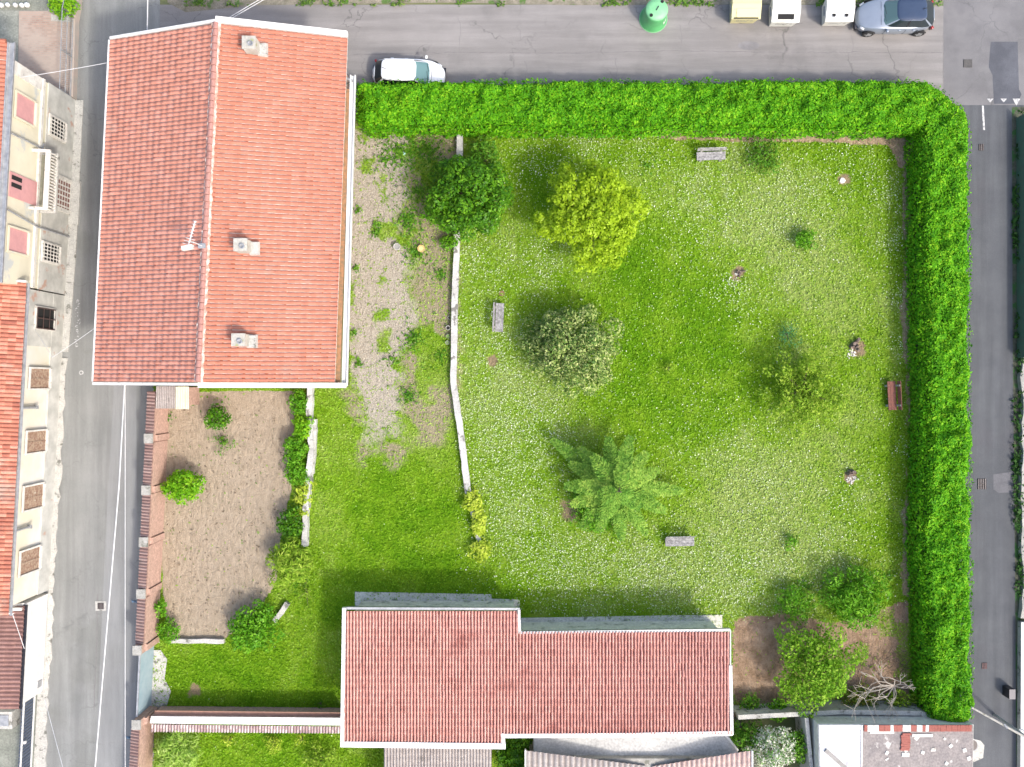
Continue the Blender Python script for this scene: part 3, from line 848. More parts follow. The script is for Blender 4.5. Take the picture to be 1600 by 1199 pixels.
mb.build('wall', mat('cream_rough_plaster', (0.66, 0.64, 0.56), (0.55, 0.53, 0.46), 2, 0.95, fine=8, spots=((0.3, 0.3, 0.24), 2, .58)), low)
def fascia(p, q, wd=0.28, h=0.22, up=0.09, m=None, name='fascia'): return bargeboard(lip(*p), lip(*q), wd, h, low, name, up, m)
fascia((538, 950), (535, 1167), 0.2)
fascia((533, 1163), (790, 1166), 0.3)
fascia((787, 1167), (785, 1146), 0.2, up=0.088)
fascia((788, 1150), (1000, 1148.5), 0.22, up=0.086)
fascia((1000, 1148.5), (1144, 1146), 0.24, up=0.084)
fascia((1141, 1040), (1143, 1148), 0.17, up=0.1)
fascia((1141, 985), (1141, 1040), 0.07, up=0.06, m=MT['offwhite'])
fascia((541, 951), (812, 952), 0.12, up=0.04, m=MT['zinc'], name='gutter')
fascia((811, 953), (812, 990), 0.14, up=0.07, m=MT['offwhite'])
fascia((813, 989), (1141, 985), 0.14, up=0.04, m=MT['zinc'], name='gutter')
# apron north of the house
ap = mat('mossy_apron_concrete', (0.55, 0.55, 0.48), (0.42, 0.42, 0.37), 1.2, 0.95, fine=10, bmp=0.3, spots=((0.16, 0.19, 0.12), 1.5, .56))
structure('n', MB().prism(G((555, 925), (768, 929), (768, 936), (812, 937), (812, 966), (1040, 962), (1128, 961), (1128, 1000), (555, 1000)), -0.02, 0.09).build('apron', ap))
mb = MB()
for i in range(10): mb.box(gp(961 + i * 4, 975 + (i % 2), 0.15), (0.13, 0.30, 0.1), rz=0.1 * math.sin(i * 3))
tag(mb.build('doormat_slats', mat('dark_brown_slats', (0.10, 0.08, 0.06), (0.16, 0.13, 0.11), 8)), 'small dark brown slatted mat on the concrete strip beside the low house', 'mat')
# carport behind
cp = empty('carport', gp(683, 1200, 0), 'grey ribbed carport roof tucked behind the rose tiled house', 'carport')
tiled('roof', ip(600, 1158, 2.6), ip(768, 1158, 2.6), ip(768, 1330, 2.2), ip(600, 1330, 2.2), 35, 16, T_grey, cp, 'barrel', 0.055, 0.02, 6)
for x in (604, 764):
    for yy in (1180, 1320): MB().box(tuple(ip(x, yy, 2.2)[:2]) + (1.05,), (0.14, 0.14, 2.1)).build('post', MT['zinc'], cp)
# courtyard terrace and its tiled roofs
structure('n', MB().sheet(G((800, 1115), (1150, 1115), (1185, 1180), (1185, 1330), (770, 1330), (770, 1115)), 0.01).build('courtyard_paving', mat('dark_yard', (0.07, 0.075, 0.06), (0.12, 0.12, 0.1), 2)))
te = empty('terrace', gp(990, 1150, 0), 'flat pale cement terrace roof between the rose tiled house and the V shaped tile roofs', 'terrace')
mb = MB(); z = 1.9; mb.prism([ip(*q, z)[:2] for q in ((834, 1140), (1130, 1140), (1152, 1171), (1185, 1300), (834, 1300))], 0, z)
mb.build('slab', mat('screed', (0.5, 0.5, 0.48), (0.4, 0.4, 0.39), 1.0, .95, fine=8, spots=((0.32, 0.32, 0.3), 0.8, .6)), te)
bargeboard(ip(1131, 1147, z), ip(1153, 1173, z), 0.1, 0.25, te, 'edging', 0.06, MT['offwhite'])
vr = empty('tiled_shed', gp(1000, 1190, 0), 'old shed with two worn patchy tile roofs meeting in a V behind the terrace', 'shed')
tiled('roof', ip(822, 1173, 3.0), ip(1010, 1197, 2.4), ip(1010, 1290, 2.4), ip(822, 1275, 3.0), 22, 9, T_grey, vr, 'barrel', 0.06, .02, 7)
tiled('roof', ip(1018, 1198, 2.4), ip(1174, 1173, 3.0), ip(1174, 1275, 3.0), ip(1018, 1290, 2.4), 20, 9, tilemat('pinkish_worn_tiles', (0.3, 0.22, 0.2), (0.42, 0.3, 0.27), (0.5, 0.42, 0.39)), vr, 'barrel', 0.06, .02, 8)
mb = MB(); mb.prism([ip(*q, 2.3)[:2] for q in ((828, 1186), (1168, 1186), (1168, 1268), (828, 1268))], 0, 2.3)
mb.build('wall', MT['concrete'], vr)
bargeboard(ip(821, 1172, 3.0), ip(821, 1275, 3.0), 0.08, 0.2, vr, 'verge_board', .1)
bargeboard(ip(1175, 1173, 3.0), ip(1175, 1275, 3.0), 0.08, 0.2, vr, 'verge_board', .1)

# ================================================================ FLAT ROOFS (south east)
fl = empty('flat_roofed_garage', gp(1400, 1150, 0), 'flat roofed garage with white and patched grey roofing edged with red tiles', 'garage')
z = 2.6
mb = MB(); mb.prism([ip(*q, z)[:2] for q in ((1278, 1132), (1521, 1133), (1519, 1300), (1282, 1300))], 0, z)
mb.build('wall', MT['offwhite'], fl)
mb = MB(); mb.prism([ip(*q, z)[:2] for q in ((1279, 1133), (1345, 1133), (1345, 1299), (1283, 1299))], z + .004, z + 0.05)
mb.build('white_roofing', mat('white_roofing', (0.6, 0.6, 0.6), (0.48, 0.48, 0.49), 1.5, .8, fine=8, spots=((0.35, 0.35, 0.37), 1.2, .58)), fl)
m = mat('patched_grey_roofing', (0.27, 0.24, 0.225), (0.2, 0.18, 0.175), 1.8, .9, fine=9, bmp=.4, bscale=5, spots=((0.5, 0.48, 0.45), 1.3, .60))
mb = MB(); mb.prism([ip(*q, z)[:2] for q in ((1346, 1133), (1520, 1134), (1518, 1299), (1346, 1299))], z + .004, z + 0.04)
mb.build('grey_roofing', m, fl)
rng = np.random.default_rng(9)
T_edge = tilemat('edge_tiles', (0.28, 0.1, 0.08), (0.4, 0.16, 0.13), (0.5, 0.25, 0.2))
def piece(red, *a, **k): MB().box(*a, **k).build('edging_tile' if red else 'loose_slab', T_edge if red else MT['offwhite'], fl)
x = 1350
while x < 1518:
    wd = rng.choice([4, 5, 9]);
    piece(rng.random() < (0.75 if x > 1405 else 0.4), ip(x + wd / 2, 1138.5, z + 0.085), (wd / PPM * .9, 0.34, 0.07), rz=rng.normal() * .03)
    x += wd
for i in range(8): piece(1, ip(1415 + rng.normal() * .8, 1148 + i * 3.4, z + 0.085), (0.48, 0.11, 0.06), rz=rng.normal() * .05)
for i in range(11): piece(0, ip(rng.uniform(1350, 1515), rng.uniform(1147, 1199), z + 0.06), (rng.uniform(.1, .3), rng.uniform(.08, .22), 0.03), rz=rng.uniform(0, 3))
piece(0, ip(1378, 1145, z + .065), (1.3, .14, .04)); piece(0, ip(1441, 1150, z + .065), (1.1, .15, .04)); piece(0, ip(1415, 1180, z + .065), (.4, .22, .04))
mb = MB(); mb.bar(ip(1289, 1172, z)[:2], ip(1325, 1204, z)[:2], 0.2, z + .06, z + .13)
tag(mb.build('steel_beam', mat('rusty_grey_steel', (0.17, 0.16, 0.15), (0.26, 0.25, 0.24), 4, .6)), 'dark steel beam lying diagonally across the white flat roof', 'beam')
bargeboard(ip(1346, 1133, z), ip(1344, 1299, z), .07, .1, fl, 'joint', .09, MT['zinc'])
# boundary wall between the yard and the garage
bw = MB()
q = [(1143, 1106), (1300, 1098), (1420, 1100), (1455, 1112)]
for a_, b_ in zip(q[:-1], q[1:]): bw.bar(gp(*a_)[:2], gp(*b_)[:2], 0.25, 0, 1.5)
tag(bw.build('boundary_wall', MT['pale_concrete']), 'streaky grey cement wall behind the brown soil corner and the garage', 'wall')
bw = MB(); bw.bar(gp(1243, 1103)[:2], gp(1262, 1300)[:2], 0.2, 0, 1.9)
tag(bw.build('boundary_wall', MT['pale_concrete']), 'cement block wall running south along the white flat roof', 'wall')

# ================================================================ WEST BUILDINGS
def xb(gy): return 117 - 0.054 * (gy - 160)
fd = (gp(xb(400), 400) - gp(xb(200), 200)).normalized(); fn = Vector((-fd.y, fd.x, 0))
if fn.x < 0: fn = -fn
def fpt(gy, out, z):
    p = gp(xb(gy), gy); return Vector((p.x + fn.x * out, p.y + fn.y * out, z))
def fbox(mb, y0, y1, z0, z1, o0, o1):
    B = [fpt(y1, o0, z0), fpt(y1, o1, z0), fpt(y0, o1, z0), fpt(y0, o0, z0)]
    return mb.hexa(B, [Vector((q.x, q.y, z1)) for q in B])
M_cream = mat('stained_cream_plaster', (0.60, 0.57, 0.44), (0.53, 0.50, 0.38), 0.8, 0.95, spots=((0.42, 0.44, 0.42), 0.6, .58))
M_cream2 = mat('smooth_cream_plaster', (0.60, 0.55, 0.43), (0.62, 0.61, 0.57), 0.5, 0.9)
M_plinth = mat('damp_grey_plinth', (0.52, 0.52, 0.48), (0.38, 0.38, 0.35), 1.6, 0.95, spots=((0.42, 0.28, 0.22), 1.0, .61))
M_pink = mat('pink_shutter_paint', (0.55, 0.29, 0.28), (0.48, 0.25, 0.25), 3, .7)
M_grille = mat('dark_iron', (0.05, 0.03, 0.03), (0.1, 0.06, 0.05), 6, .6)
ZA = 6.5
old = empty('old_house', gp(60, 310, 0), 'old two storey house with stained cream facade, pink closed windows and a small balcony', 'house')
mb = MB(); fbox(mb, 158, 460, 0, ZA, -12, 0); mb.build('wall', M_cream, old)
mb = MB(); fbox(mb, 157, 461, 0, 2.9, 0.0, 0.05); mb.build('plinth', M_plinth, old)
mb = MB(); fbox(mb, 157, 461, 3.35, 3.55, 0.0, 0.12); fbox(mb, 157, 175, 3.55, ZA, 0.0, 0.06); mb.build('string_course', MT['offwhite'], old)
def window(parent, y0, y1, z0, z1, kind, nv=4, nh=5):
    fr = MB(); t_ = 0.09; e = t_ * PPM
    fbox(fr, y0 - e, y0, z0 - t_, z1 + t_, 0.05, 0.14); fbox(fr, y1, y1 + e, z0 - t_, z1 + t_, 0.05, 0.14)
    fbox(fr, y0, y1, z1, z1 + t_, 0.05, 0.137); fbox(fr, y0, y1, z0 - t_ - .02, z0, 0.05, 0.2)
    w_ = fr.build('window', M_cream if kind == 'pink' else MT['offwhite'], parent)
    pn = MB(); fbox(pn, y0, y1, z0, z1, 0.052, 0.075)
    pn.build('shutter' if kind in ('pink', 'brown') else 'pane', {'pink': M_pink, 'brown': M_shut, 'grille': MT['hole']}[kind], w_)
    if kind == 'grille':
        g = MB()
        for i in range(nv + 1):
            y = y0 + (y1 - y0) * i / nv; fbox(g, y - .8, y + .8, z0, z1, 0.14, 0.165)
        for i in range(nh + 1):
            z = z0 + (z1 - z0) * i / nh; fbox(g, y0, y1, z - .022, z + .022, 0.166, 0.185)
        g.build('grille', MT['offwhite'] if nv != 2 else M_grille, w_)
    if kind == 'brown':
        g = MB()
        fbox(g, (y0 + y1) / 2 - .8, (y0 + y1) / 2 + .8, z0, z1, .075, .1)
        for i in range(12):
            z = z0 + (z1 - z0) * (i + .5) / 12; fbox(g, y0, y1, z - .03, z + .03, .075, .09)
        g.build('slats', M_shut, w_)
M_shut = mat('peeling_brown_shutter', (0.22, 0.13, 0.09), (0.33, 0.25, 0.18), 7, .9, lo=.4, hi=.6, spots=((0.42, 0.40, 0.33), 5, .62))
window(old, 198, 231, 4.2, 5.9, 'pink'); window(old, 384, 416, 4.2, 5.9, 'pink')
window(old, 203, 230, 1.1, 2.65, 'grille', 5, 5); window(old, 391, 417, 1.05, 2.7, 'grille', 5, 5)
mb = MB(); fbox(mb, 308, 342, 3.3, 6.0, 0.002, 0.07); dr = mb.build('door', M_pink, old)
mb = MB(); fbox(mb, 322, 328, 5.0, 5.9, 0.07, 0.09); fbox(mb, 312, 318, 5.0, 5.9, 0.07, 0.09); mb.build('pane', MT['hole'], dr)
mb = MB(); fbox(mb, 288, 331, 0.1, 2.3, 0.05, 0.1); dr = mb.build('door', mat('brown_lattice_door', (0.16, 0.07, 0.06), (0.26, 0.15, 0.13), 9), old)
mb = MB(); fbox(mb, 283, 288, 0, 2.4, 0.05, 0.15); fbox(mb, 331, 336, 0, 2.4, 0.05, 0.15); fbox(mb, 283, 336, 2.401, 2.5, 0.05, 0.15)
mb.build('door_frame', MT['offwhite'], dr)
mb = MB()
for i in range(6): fbox(mb, 288 + i * 7.7, 290 + i * 7.7, .1, 2.3, .1, .12)
for i in range(8): fbox(mb, 288, 331, .2 + i * .28, .24 + i * .28, .121, .135)
mb.build('lattice', MT['offwhite'], dr)
mb = MB(); fbox(mb, 284, 352, 0.0, .14, 0.06, 0.62); mb.build('doorstep', MT['pale_concrete'], old)
bal = MB(); fbox(bal, 263, 350, 3.1, 3.25, 0.0, 0.95); bal = bal.build('balcony', MT['pale_concrete'], old)
mb = MB(); fbox(mb, 263, 350, 4.0, 4.1, .72, .97); fbox(mb, 263, 267, 4.001, 4.11, 0.0, .72); fbox(mb, 346, 350, 4.001, 4.11, 0.0, .72); mb.build('handrail', MT['offwhite'], bal)
mb = MB()
for i in range(19):
    q = fpt(266 + i * 4.5, 0.85, 3.25); mb.lathe(q, [(0.05, 0), (0.03, .1), (0.06, .3), (.035, .55), (.05, .75)], 8)
mb.build('balusters', MT['offwhite'], bal)
mb = MB(); fbox(mb, 266, 347, 3.25, 3.28, 0.02, .72); mb.build('floor', mat('balcony_floor', (.28, .27, .2), (.2, .2, .15), 3), bal)
# roof of the old house
mb = MB(); fbox(mb, 140, 462, ZA, ZA + .15, -12.2, 0.08); mb.build('eaves', MT['zinc'], old)
tiled('roof', fpt(138, -5.5, ZA + 1.6), fpt(462, -5.5, ZA + 1.6), fpt(462, -0.05, ZA + .17), fpt(138, -0.05, ZA + .17), 54, 14, T_main_e, old, 'flat', .04, .03, 11)
mb = MB()
fbox(mb, 138, 463, ZA + .08, ZA + .13, -0.03, 0.32)
for o_ in (-.02, .29): fbox(mb, 138, 463, ZA + .131, ZA + .24, o_, o_ + .05)
mb.build('gutter', MT['zinc'], old)
mb = MB(); r0, r1 = fpt(138, -5.5, ZA + 1.68), fpt(138, -0.05, ZA + .25)
for i in range(16): mb.tube(r0.lerp(r1, i / 16), r0.lerp(r1, (i + .93) / 16) + Vector((0, 0, .02)), .1, .125, 8)
mb.build('verge_tiles', T_main_e, old)
for yy in (232, 350):
    pass
mb = MB()
for (ya, za, yb, zb_) in ((258, 6.3, 258, 3.4), (362, 6.3, 372, 3.5), (372, 3.5, 372, .2), (258, 3.4, 250, 3.3)):
    mb.tube(fpt(ya, .18, za), fpt(yb, .18, zb_), .045)
mb.build('downpipe', MT['zinc'], old)

ZB = 4.5
row = empty('row_house', gp(60, 700, 0), 'long single storey row house with cream wall, brown shutters and mixed red tiles', 'house')
mb = MB(); fbox(mb, 463, 922, 0, ZB, -12, -0.02); mb.build('wall', M_cream2, row)
mb = MB(); fbox(mb, 463, 922, 0, 1.25, -.02, 0.06); mb.build('plinth', M_plinth, row)
mb = MB(); fbox(mb, 463, 545, 1.25, 3.6, -.018, 0.04); mb.build('wall_patch', M_plinth, row)
window(row, 488, 518, 1.15, 3.0, 'grille', 2, 3)
for y0, y1 in ((578, 607), (671, 702), (752, 786), (847, 881)): window(row, y0, y1, 1.35, 3.25, 'brown')
for yy in (635, 812): MB().tube(fpt(yy, .12, 4.4), fpt(yy, .12, 2.6), .07).box(fpt(yy, .12, 2.55), (.2, .2, .12)).build('vent_pipe', MT['zinc'], row)
mb = MB(); fbox(mb, 458, 926, ZB, ZB + .1, -12.2, 0.36); mb.build('eaves', MT['zinc'], row)
tiled('roof', fpt(456, -6, ZB + 1.7), fpt(928, -6, ZB + 1.7), fpt(928, 0.40, ZB + .12), fpt(456, 0.40, ZB + .12), 78, 18, T_west, row, 'flat', .045, .03, 12)
mb = MB(); fbox(mb, 457, 929, ZB + .02, ZB + .06, .40, .52); mb.build('gutter', MT['zinc'], row)
bargeboard(fpt(455, -6, ZB + 1.75), fpt(455, .4, ZB + .2), .12, .2, row, 'verge_board', .05, MT['offwhite'])

tiled('roof', fpt(928, -6, ZB + 1.7), fpt(456, -6, ZB + 1.7), fpt(456, -12.3, ZB + .12), fpt(928, -12.3, ZB + .12), 78, 18, T_west, row, 'flat', .045, .03, 14)
tiled('roof', fpt(462, -5.5, ZA + 1.6), fpt(138, -5.5, ZA + 1.6), fpt(138, -12.3, ZA + .17), fpt(462, -12.3, ZA + .17), 54, 14, T_main_e, old, 'flat', .04, .03, 15)
for nm_, root_, y0_, y1_, r_, zr_, ze_ in (('old', old, 160, 459, -5.5, ZA + 1.5, ZA + .15), ('row', row, 465, 920, -6, ZB + 1.6, ZB + .1)):
    for y_ in (y0_, y1_):
        a_, b_, c_ = fpt(y_, 0, ze_), fpt(y_, -12, ze_), fpt(y_, r_, zr_); o_ = Vector((0, .15 if y_ == y0_ else -.15, 0))
        MB().add([a_, b_, c_, a_ - o_, b_ - o_, c_ - o_], [(0, 1, 2), (5, 4, 3), (0, 3, 4, 1), (1, 4, 5, 2), (2, 5, 3, 0)]).build('gable', M_cream2, root_)
# white annexe with brown roof
ann = empty('annexe', gp(40, 1000, 0), 'white walled annexe with brown ribbed tile roof below the row house', 'house')
mb = MB(); fbox(mb, 928, 1080, 0, 2.5, -9, -0.0); mb.build('wall', MT['white'], ann)
tiled('roof', fpt(929, -5, 3.5), fpt(1082, -5, 3.5), fpt(1082, 0.12, 2.62), fpt(929, 0.12, 2.62), 24, 12, T_brown, ann, 'barrel', .065, .02, 13)
mb = MB(); fbox(mb, 928, 1082, 2.5, 2.6, 0.03, .22); mb.build('gutter', MT['darkmetal'], ann)
mb = MB(); fbox(mb, 1060, 1070, .25, .65, 0, .04); mb.build('meter_box', MT['zinc'], ann)
aw = MB(); aw.hexa([fpt(941, -.6, 2.8), fpt(941, .02, 2.45), fpt(926, .02, 2.45), fpt(926, -.6, 2.8)], [fpt(941, -.6, 2.86), fpt(941, .02, 2.51), fpt(926, .02, 2.51), fpt(926, -.6, 2.86)])
aw.tube(fpt(932, -.5, 3.0), fpt(932, .1, 2.85), .1)
aw.build('awning', MT['offwhite'], ann)
# yard south of it
yd = mat('mossy_yard_cement', (0.25, 0.26, 0.22), (0.17, 0.18, 0.15), 1, .95, fine=9)
structure('n', MB().sheet([tuple(fpt(y, o, 0)[:2]) for y, o in ((1081, -9), (1081, -.3), (1500, -.3), (1500, -9))], 0.012).build('yard', yd))
sk = MB(); q = gp(20, 1117, 0)
sk.box((q.x, q.y, .45), (.95, .95, .9)); sk2 = empty('well_box', q, 'pale square well box with raised rim in the mossy yard', 'well')
sk.build('body', MT['pale_concrete'], sk2)
mb = MB(); mb.box((q.x, q.y, .93), (.6, .6, .05)); mb.build('hatch', MT['zinc'], sk2)
gt = empty('slatted_gate', fpt(1140, -.35, 0), 'long dark blue gate of upright slats beside the mossy yard', 'gate')
mb = MB()
for i in range(34):
    y = 1084 + i * 5; fbox(mb, y, y + 3.4, .12, 1.45, -.40, -.36)
mb.build('slats', mat('dark_blue_paint', (0.035, 0.05, 0.09), (0.06, 0.08, 0.12), 5, .5), gt)
mb = MB()
for z in (.2, 1.3): fbox(mb, 1082, 1256, z, z + .08, -.36, -.30)
mb.build('rail', MT['white'], gt)
mb = MB(); fbox(mb, 1147, 1151, 1.0, 1.15, -.36, -.25); mb.build('lock_box', MT['white'], gt)
# pavement strips along the facades
structure('n', MB().prism([tuple(fpt(y, o, 0)[:2]) for y, o in ((157, 0.06), (550, 0.06), (550, .42), (400, .55), (157, .5))], -0.01, 0.07).build('pavement', MT['pale_concrete']))
rng = np.random.default_rng(77)
edge = [(y, 0.35 + rng.uniform(-.1, .1)) for y in range(560, 1260, 12)]
structure('n', MB().prism([tuple(fpt(y, o, 0)[:2]) for y, o in [(1260, -.28), (1085, -.28), (1080, 0.02), (560, 0.06)] + edge], -0.01, 0.06).build('pavement', MT['pale_concrete']))

# north west courtyard
pv, t, b = nt('checker_paving')
br = N(t, "ShaderNodeTexBrick"); br.inputs["Scale"].default_value = 1.0
br.inputs["Brick Width"].default_value = .22; br.inputs["Row Height"].default_value = .11; br.inputs["Mortar Size"].default_value = .012
br.inputs["Color1"].default_value = (.42, .29, .23, 1); br.inputs["Color2"].default_value = (.30, .20, .165, 1); br.inputs["Mortar"].default_value = (.3, .28, .24, 1)
t.links.new(N(t, "ShaderNodeNewGeometry").outputs["Position"], br.inputs["Vector"])
big = ramp(t, noise(t, .35, 4), [(.42, 0), (.55, .6)])
t.links.new(mixc(t, big, br.outputs[0], (.42, .36, .31)), b.inputs["Base Color"]); b.inputs["Roughness"].default_value = .95
structure('n', MB().sheet(G((30, 18), (113, 18), (112, 158), (28, 150)), 0.012).build('courtyard_paving', pv))
structure('n', MB().sheet(G((-160, -140), (132, -140), (130, 17), (-160, 17)), 0.008).build('courtyard_cement', yd))
structure('n', MB().sheet(G((-160, 17.5), (29.5, 17.5), (27, 150), (-160, 150)), 0.009).build('courtyard_cement', mat('greenish_cement', (.3, .31, .27), (.22, .23, .2), 1.2, .95, fine=8)))
structure('n', MB().sheet(G((80, 14), (118, 12), (122, 30), (112, 36), (80, 33)), 0.017).build('planter_base', MT['pale_concrete']))
fe = empty('mesh_fence', gp(118, 80, 0), 'tall wire mesh fence on a low wall around the brick paved courtyard', 'fence')
mb = MB(); pts = [(127, -60), (127, 12), (122, 30), (117, 158)]
fpts = [gp(126, -60), gp(125, 12), gp(121, 34), gp(117, 156)]
for a_, b_ in zip(fpts[:-1], fpts[1:]): mb.bar(a_[:2], b_[:2], .22, 0, .45)
mb.build('low_wall', mat('pinkish_wall', (.42, .33, .28), (.34, .31, .27), 2), fe)
mb = MB(); mbm = MB()
for a_, b_ in zip(fpts[:-1], fpts[1:]):
    L = (b_ - a_).length; k = max(1, int(L / 1.6))
    for i in range(k + 1):
        p = a_.lerp(b_, i / k); mb.tube((p.x, p.y, .45), (p.x, p.y, 1.7), .035, n=6)
    for z in (.5, 1.1, 1.7): mb.tube((a_.x, a_.y, z), (b_.x, b_.y, z), .025, n=6)
    k = int(L / .11)
    for i in range(k):
        p = a_.lerp(b_, i / k); q = a_.lerp(b_, min(1, (i + 5) / k))
        mbm.tube((p.x, p.y, .5), (q.x, q.y, 1.7), .006, n=3, cap=False)
mb.build('posts_and_rails', MT['zinc'], fe); mbm.build('wire_mesh', MT['zinc'], fe)
rng = np.random.default_rng(15)
for i, x in enumerate((4, 14, 26, 36, 44)):
    q = gp(x, 10 + rng.uniform(-1, 1)); s = .13 + .03 * rng.random()
    mb = MB(); mb.lathe((q.x, q.y, 0), [(s * .8, 0), (s, .1), (s * .9, .2), (s * .4, .27)], 9)
    tag(mb.build('painted_stone', MT['white'], smooth=True), None, 'stone', 'white painted stones edging the courtyard bed')["label"] = \
        ('leftmost', 'second from left', 'middle', 'second from right', 'rightmost')[i] + ' of the white painted stones in a row behind the brick courtyard'
cr = empty('clipped_shrub_planter', gp(95, 20, 0), 'grey square planter under the bright green shrub in the courtyard corner', 'planter')
mb = MB(); q = gp(93, 16); mb.box((q.x, q.y, .3), (.62, .62, .6), taper=1.1); mb.build('pot', MT['concrete'], cr)
mb = MB(); mb.box((q.x, q.y, .61), (.5, .5, .04)); mb.build('soil', MT['bark'], cr)

# ================================================================ GARDEN WALLS
def wall_ob(pts, wd, h, m, name, label, cat='wall', jit=0.0, seed=0, cap=None):
    rng = np.random.default_rng(seed); root = None; mb = MB()
    P = [gp(*p) for p in pts]
    n = len(P); L = []; R = []
    for i in range(n):
        a = P[max(0, i - 1)]; c = P[min(n - 1, i + 1)]; d = (c - a).normalized(); nn = Vector((-d.y, d.x, 0)) * wd / 2 * (1 + jit * rng.normal())
        L.append(P[i] + nn); R.append(P[i] - nn)
    hh = [h * (1 + jit * 0.5 * rng.normal()) for _ in P]
    vs = []
    for i in range(n): vs += [L[i], R[i], R[i] + Vector((0, 0, hh[i])), L[i] + Vector((0, 0, hh[i]))]
    fs = [(0, 1, 2, 3), (4 * n - 1, 4 * n - 2, 4 * n - 3, 4 * n - 4)]
    for i in range(n - 1):
        for k in range(4):
            k2 = (k + 1) % 4; fs.append((4 * i + k, 4 * i + 4 + k, 4 * i + 4 + k2, 4 * i + k2))
    mb.add(vs, fs)
    o = mb.build(name, m)
    return tag(o, label, cat)
def dens(pts, st=12, wob=0.0, seed=0):
    rng = np.random.default_rng(seed); out = []
    for (x0, y0), (x1, y1) in zip(pts[:-1], pts[1:]):
        k = max(1, int(math.hypot(x1 - x0, y1 - y0) / st))
        for i in range(k): out.append((x0 + (x1 - x0) * i / k + rng.normal() * wob, y0 + (y1 - y0) * i / k + rng.normal() * wob))
    return out + [pts[-1]]
M_kw = mat('whitewashed_cement', (0.50, 0.50, 0.48), (0.38, 0.375, 0.35), 1.5, .95, fine=12, bmp=.3, spots=((0.17, 0.165, 0.15), 1.8, .56))
wall_ob(dens([(719, 214), (718, 300), (715, 362), (711, 480), (709, 598), (720, 672), (732, 770)], 12, .25, 1), .34, .42, M_kw, 'kerb_wall', 'long low whitewashed kerb wall bending down through the lawn beside the gravel', jit=.05)
wall_ob(dens([(733, 773), (741, 812), (749, 846)], 9, .4, 2), .22, .3, M_kw, 'kerb_wall', 'narrow end of the low kerb wall under yellow vine leaves', jit=.1)
wall_ob(dens([(487, 606), (487, 655), (490, 700), (482, 780), (479, 852)], 10, .5, 3), .30, .6, M_kw, 'plot_wall', 'low crumbling white wall between the bare brown plot and the lawn', jit=.12, seed=4)
wall_ob(dens([(494, 656), (493, 690), (490, 740)], 8, .4, 5), .20, .4, MT['pale_concrete'], 'stone_slab', 'short cement slab leaning along the crumbling white wall of the brown plot', 'slab', jit=.15)
wall_ob([(430, 969), (441, 957), (451, 941)], .28, .35, MT['pale_concrete'], 'stone_edging', 'short curved grey stone edging by the brown plot corner', 'edging')
wall_ob(dens([(270, 1000), (352, 1001)], 10, .4, 6), .24, .28, MT['pale_concrete'], 'stone_edging', 'straight cement edging closing the lower end of the brown plot', 'edging', jit=.08)

# brick street wall on the west side, with tile coping and square piers
M_inner = mat('pink_brick_face', (0.46, 0.30, 0.24), (0.36, 0.24, 0.19), 4, .95, fine=9)
sw_c = lambda y: 262 - 0.048 * (y - 610)       # ground line of the wall centre
def street_wall(y0, y1, h, label):
    root = empty('street_wall', gp(sw_c((y0 + y1) / 2), (y0 + y1) / 2), label, 'wall')
    mb = MB(); mb.bar(gp(sw_c(y0), y0)[:2], gp(sw_c(y1), y1)[:2], .3, 0, h); mb.build('wall', M_inner, root)
    a = gp(sw_c(y0), y0); b_ = gp(sw_c(y1), y1); dd = (b_ - a).normalized(); nn = Vector((dd.y, -dd.x, 0))
    if nn.x < 0: nn = -nn
    up = Vector((0, 0, 1))
    A_ = a + nn * .14 + up * (h + .16); B_ = b_ + nn * .14 + up * (h + .16); C_ = b_ - nn * .36 + up * (h + .0); D_ = a - nn * .36 + up * (h + .0)
    L = (b_ - a).length
    tiled('coping', A_, B_, C_, D_, max(3, int(L / .17)), 1, T_wall, root, 'barrel', .045, .02, int(y0))
    m2 = MB(); m2.hexa([a - nn * .3 + up * (h - .1), b_ - nn * .3 + up * (h - .1), b_ + nn * .17 + up * (h - .1), a + nn * .17 + up * (h - .1)],
                       [a - nn * .3 + up * (h - .06), b_ - nn * .3 + up * (h - .06), b_ + nn * .17 + up * (h + .1), a + nn * .17 + up * (h + .1)])
    m2.build('coping_bed', M_inner, root)
    return root
def plan_y(py, z): return 600 + (py - 600) * (H - z) / H
piers = [plan_y(v, 2.1) for v in (686, 767, 848, 929, 1016)]
edges = [612] + piers
labs = ['from the house corner to the first pier', 'between the first and second piers from the house', 'beside the lime green shrub', 'left of the bare brown plot between third and fourth piers', 'beside the climbing plant near the grey gate']
for (y0, y1), lb in zip(zip(edges[:-1], edges[1:]), labs):
    street_wall(y0 + (6 if y0 > 620 else 0), y1 - 6, 1.85, 'tile topped brick wall along the street, stretch ' + lb)
def pier(yg, label, dx=0, h=2.1):
    c = gp(sw_c(yg) + dx - 3, yg)
    root = empty('brick_pier', c, label, 'pier', 'square piers of the street wall')
    mb = MB(); mb.box((c.x, c.y, h / 2 - .05), (.42, .46, h - .1)); mb.build('shaft', M_inner, root)
    mb = MB(); mb.box((c.x, c.y, h - .03), (.48, .52, .1)); mb.build('cap', MT['concrete'], root)
    r2 = MB(); r2.bar((c.x + .2, c.y), (c.x + .34, c.y), .34, 0, 1.7); r2.build('buttress', M_inner, root)
for yg, lb in zip(piers, ('first pier of the street wall below the house', 'pier of the street wall just above the lime green shrub', 'third pier of the street wall, left of the bare plot', 'pier with a blue strap near the climbing plant', 'corner pier at the upper end of the grey gate')):
    pier(yg, 'square grey capped ' + lb, h=2.1 if yg < 980 else 2.25)
yg2 = plan_y(1133, 2.2)
pier(yg2, 'square grey capped gate pier at the lower end of the grey gate', dx=4, h=2.25)
street_wall(yg2 + 8, 1300, 1.85, 'tile topped brick wall along the street below the gate')
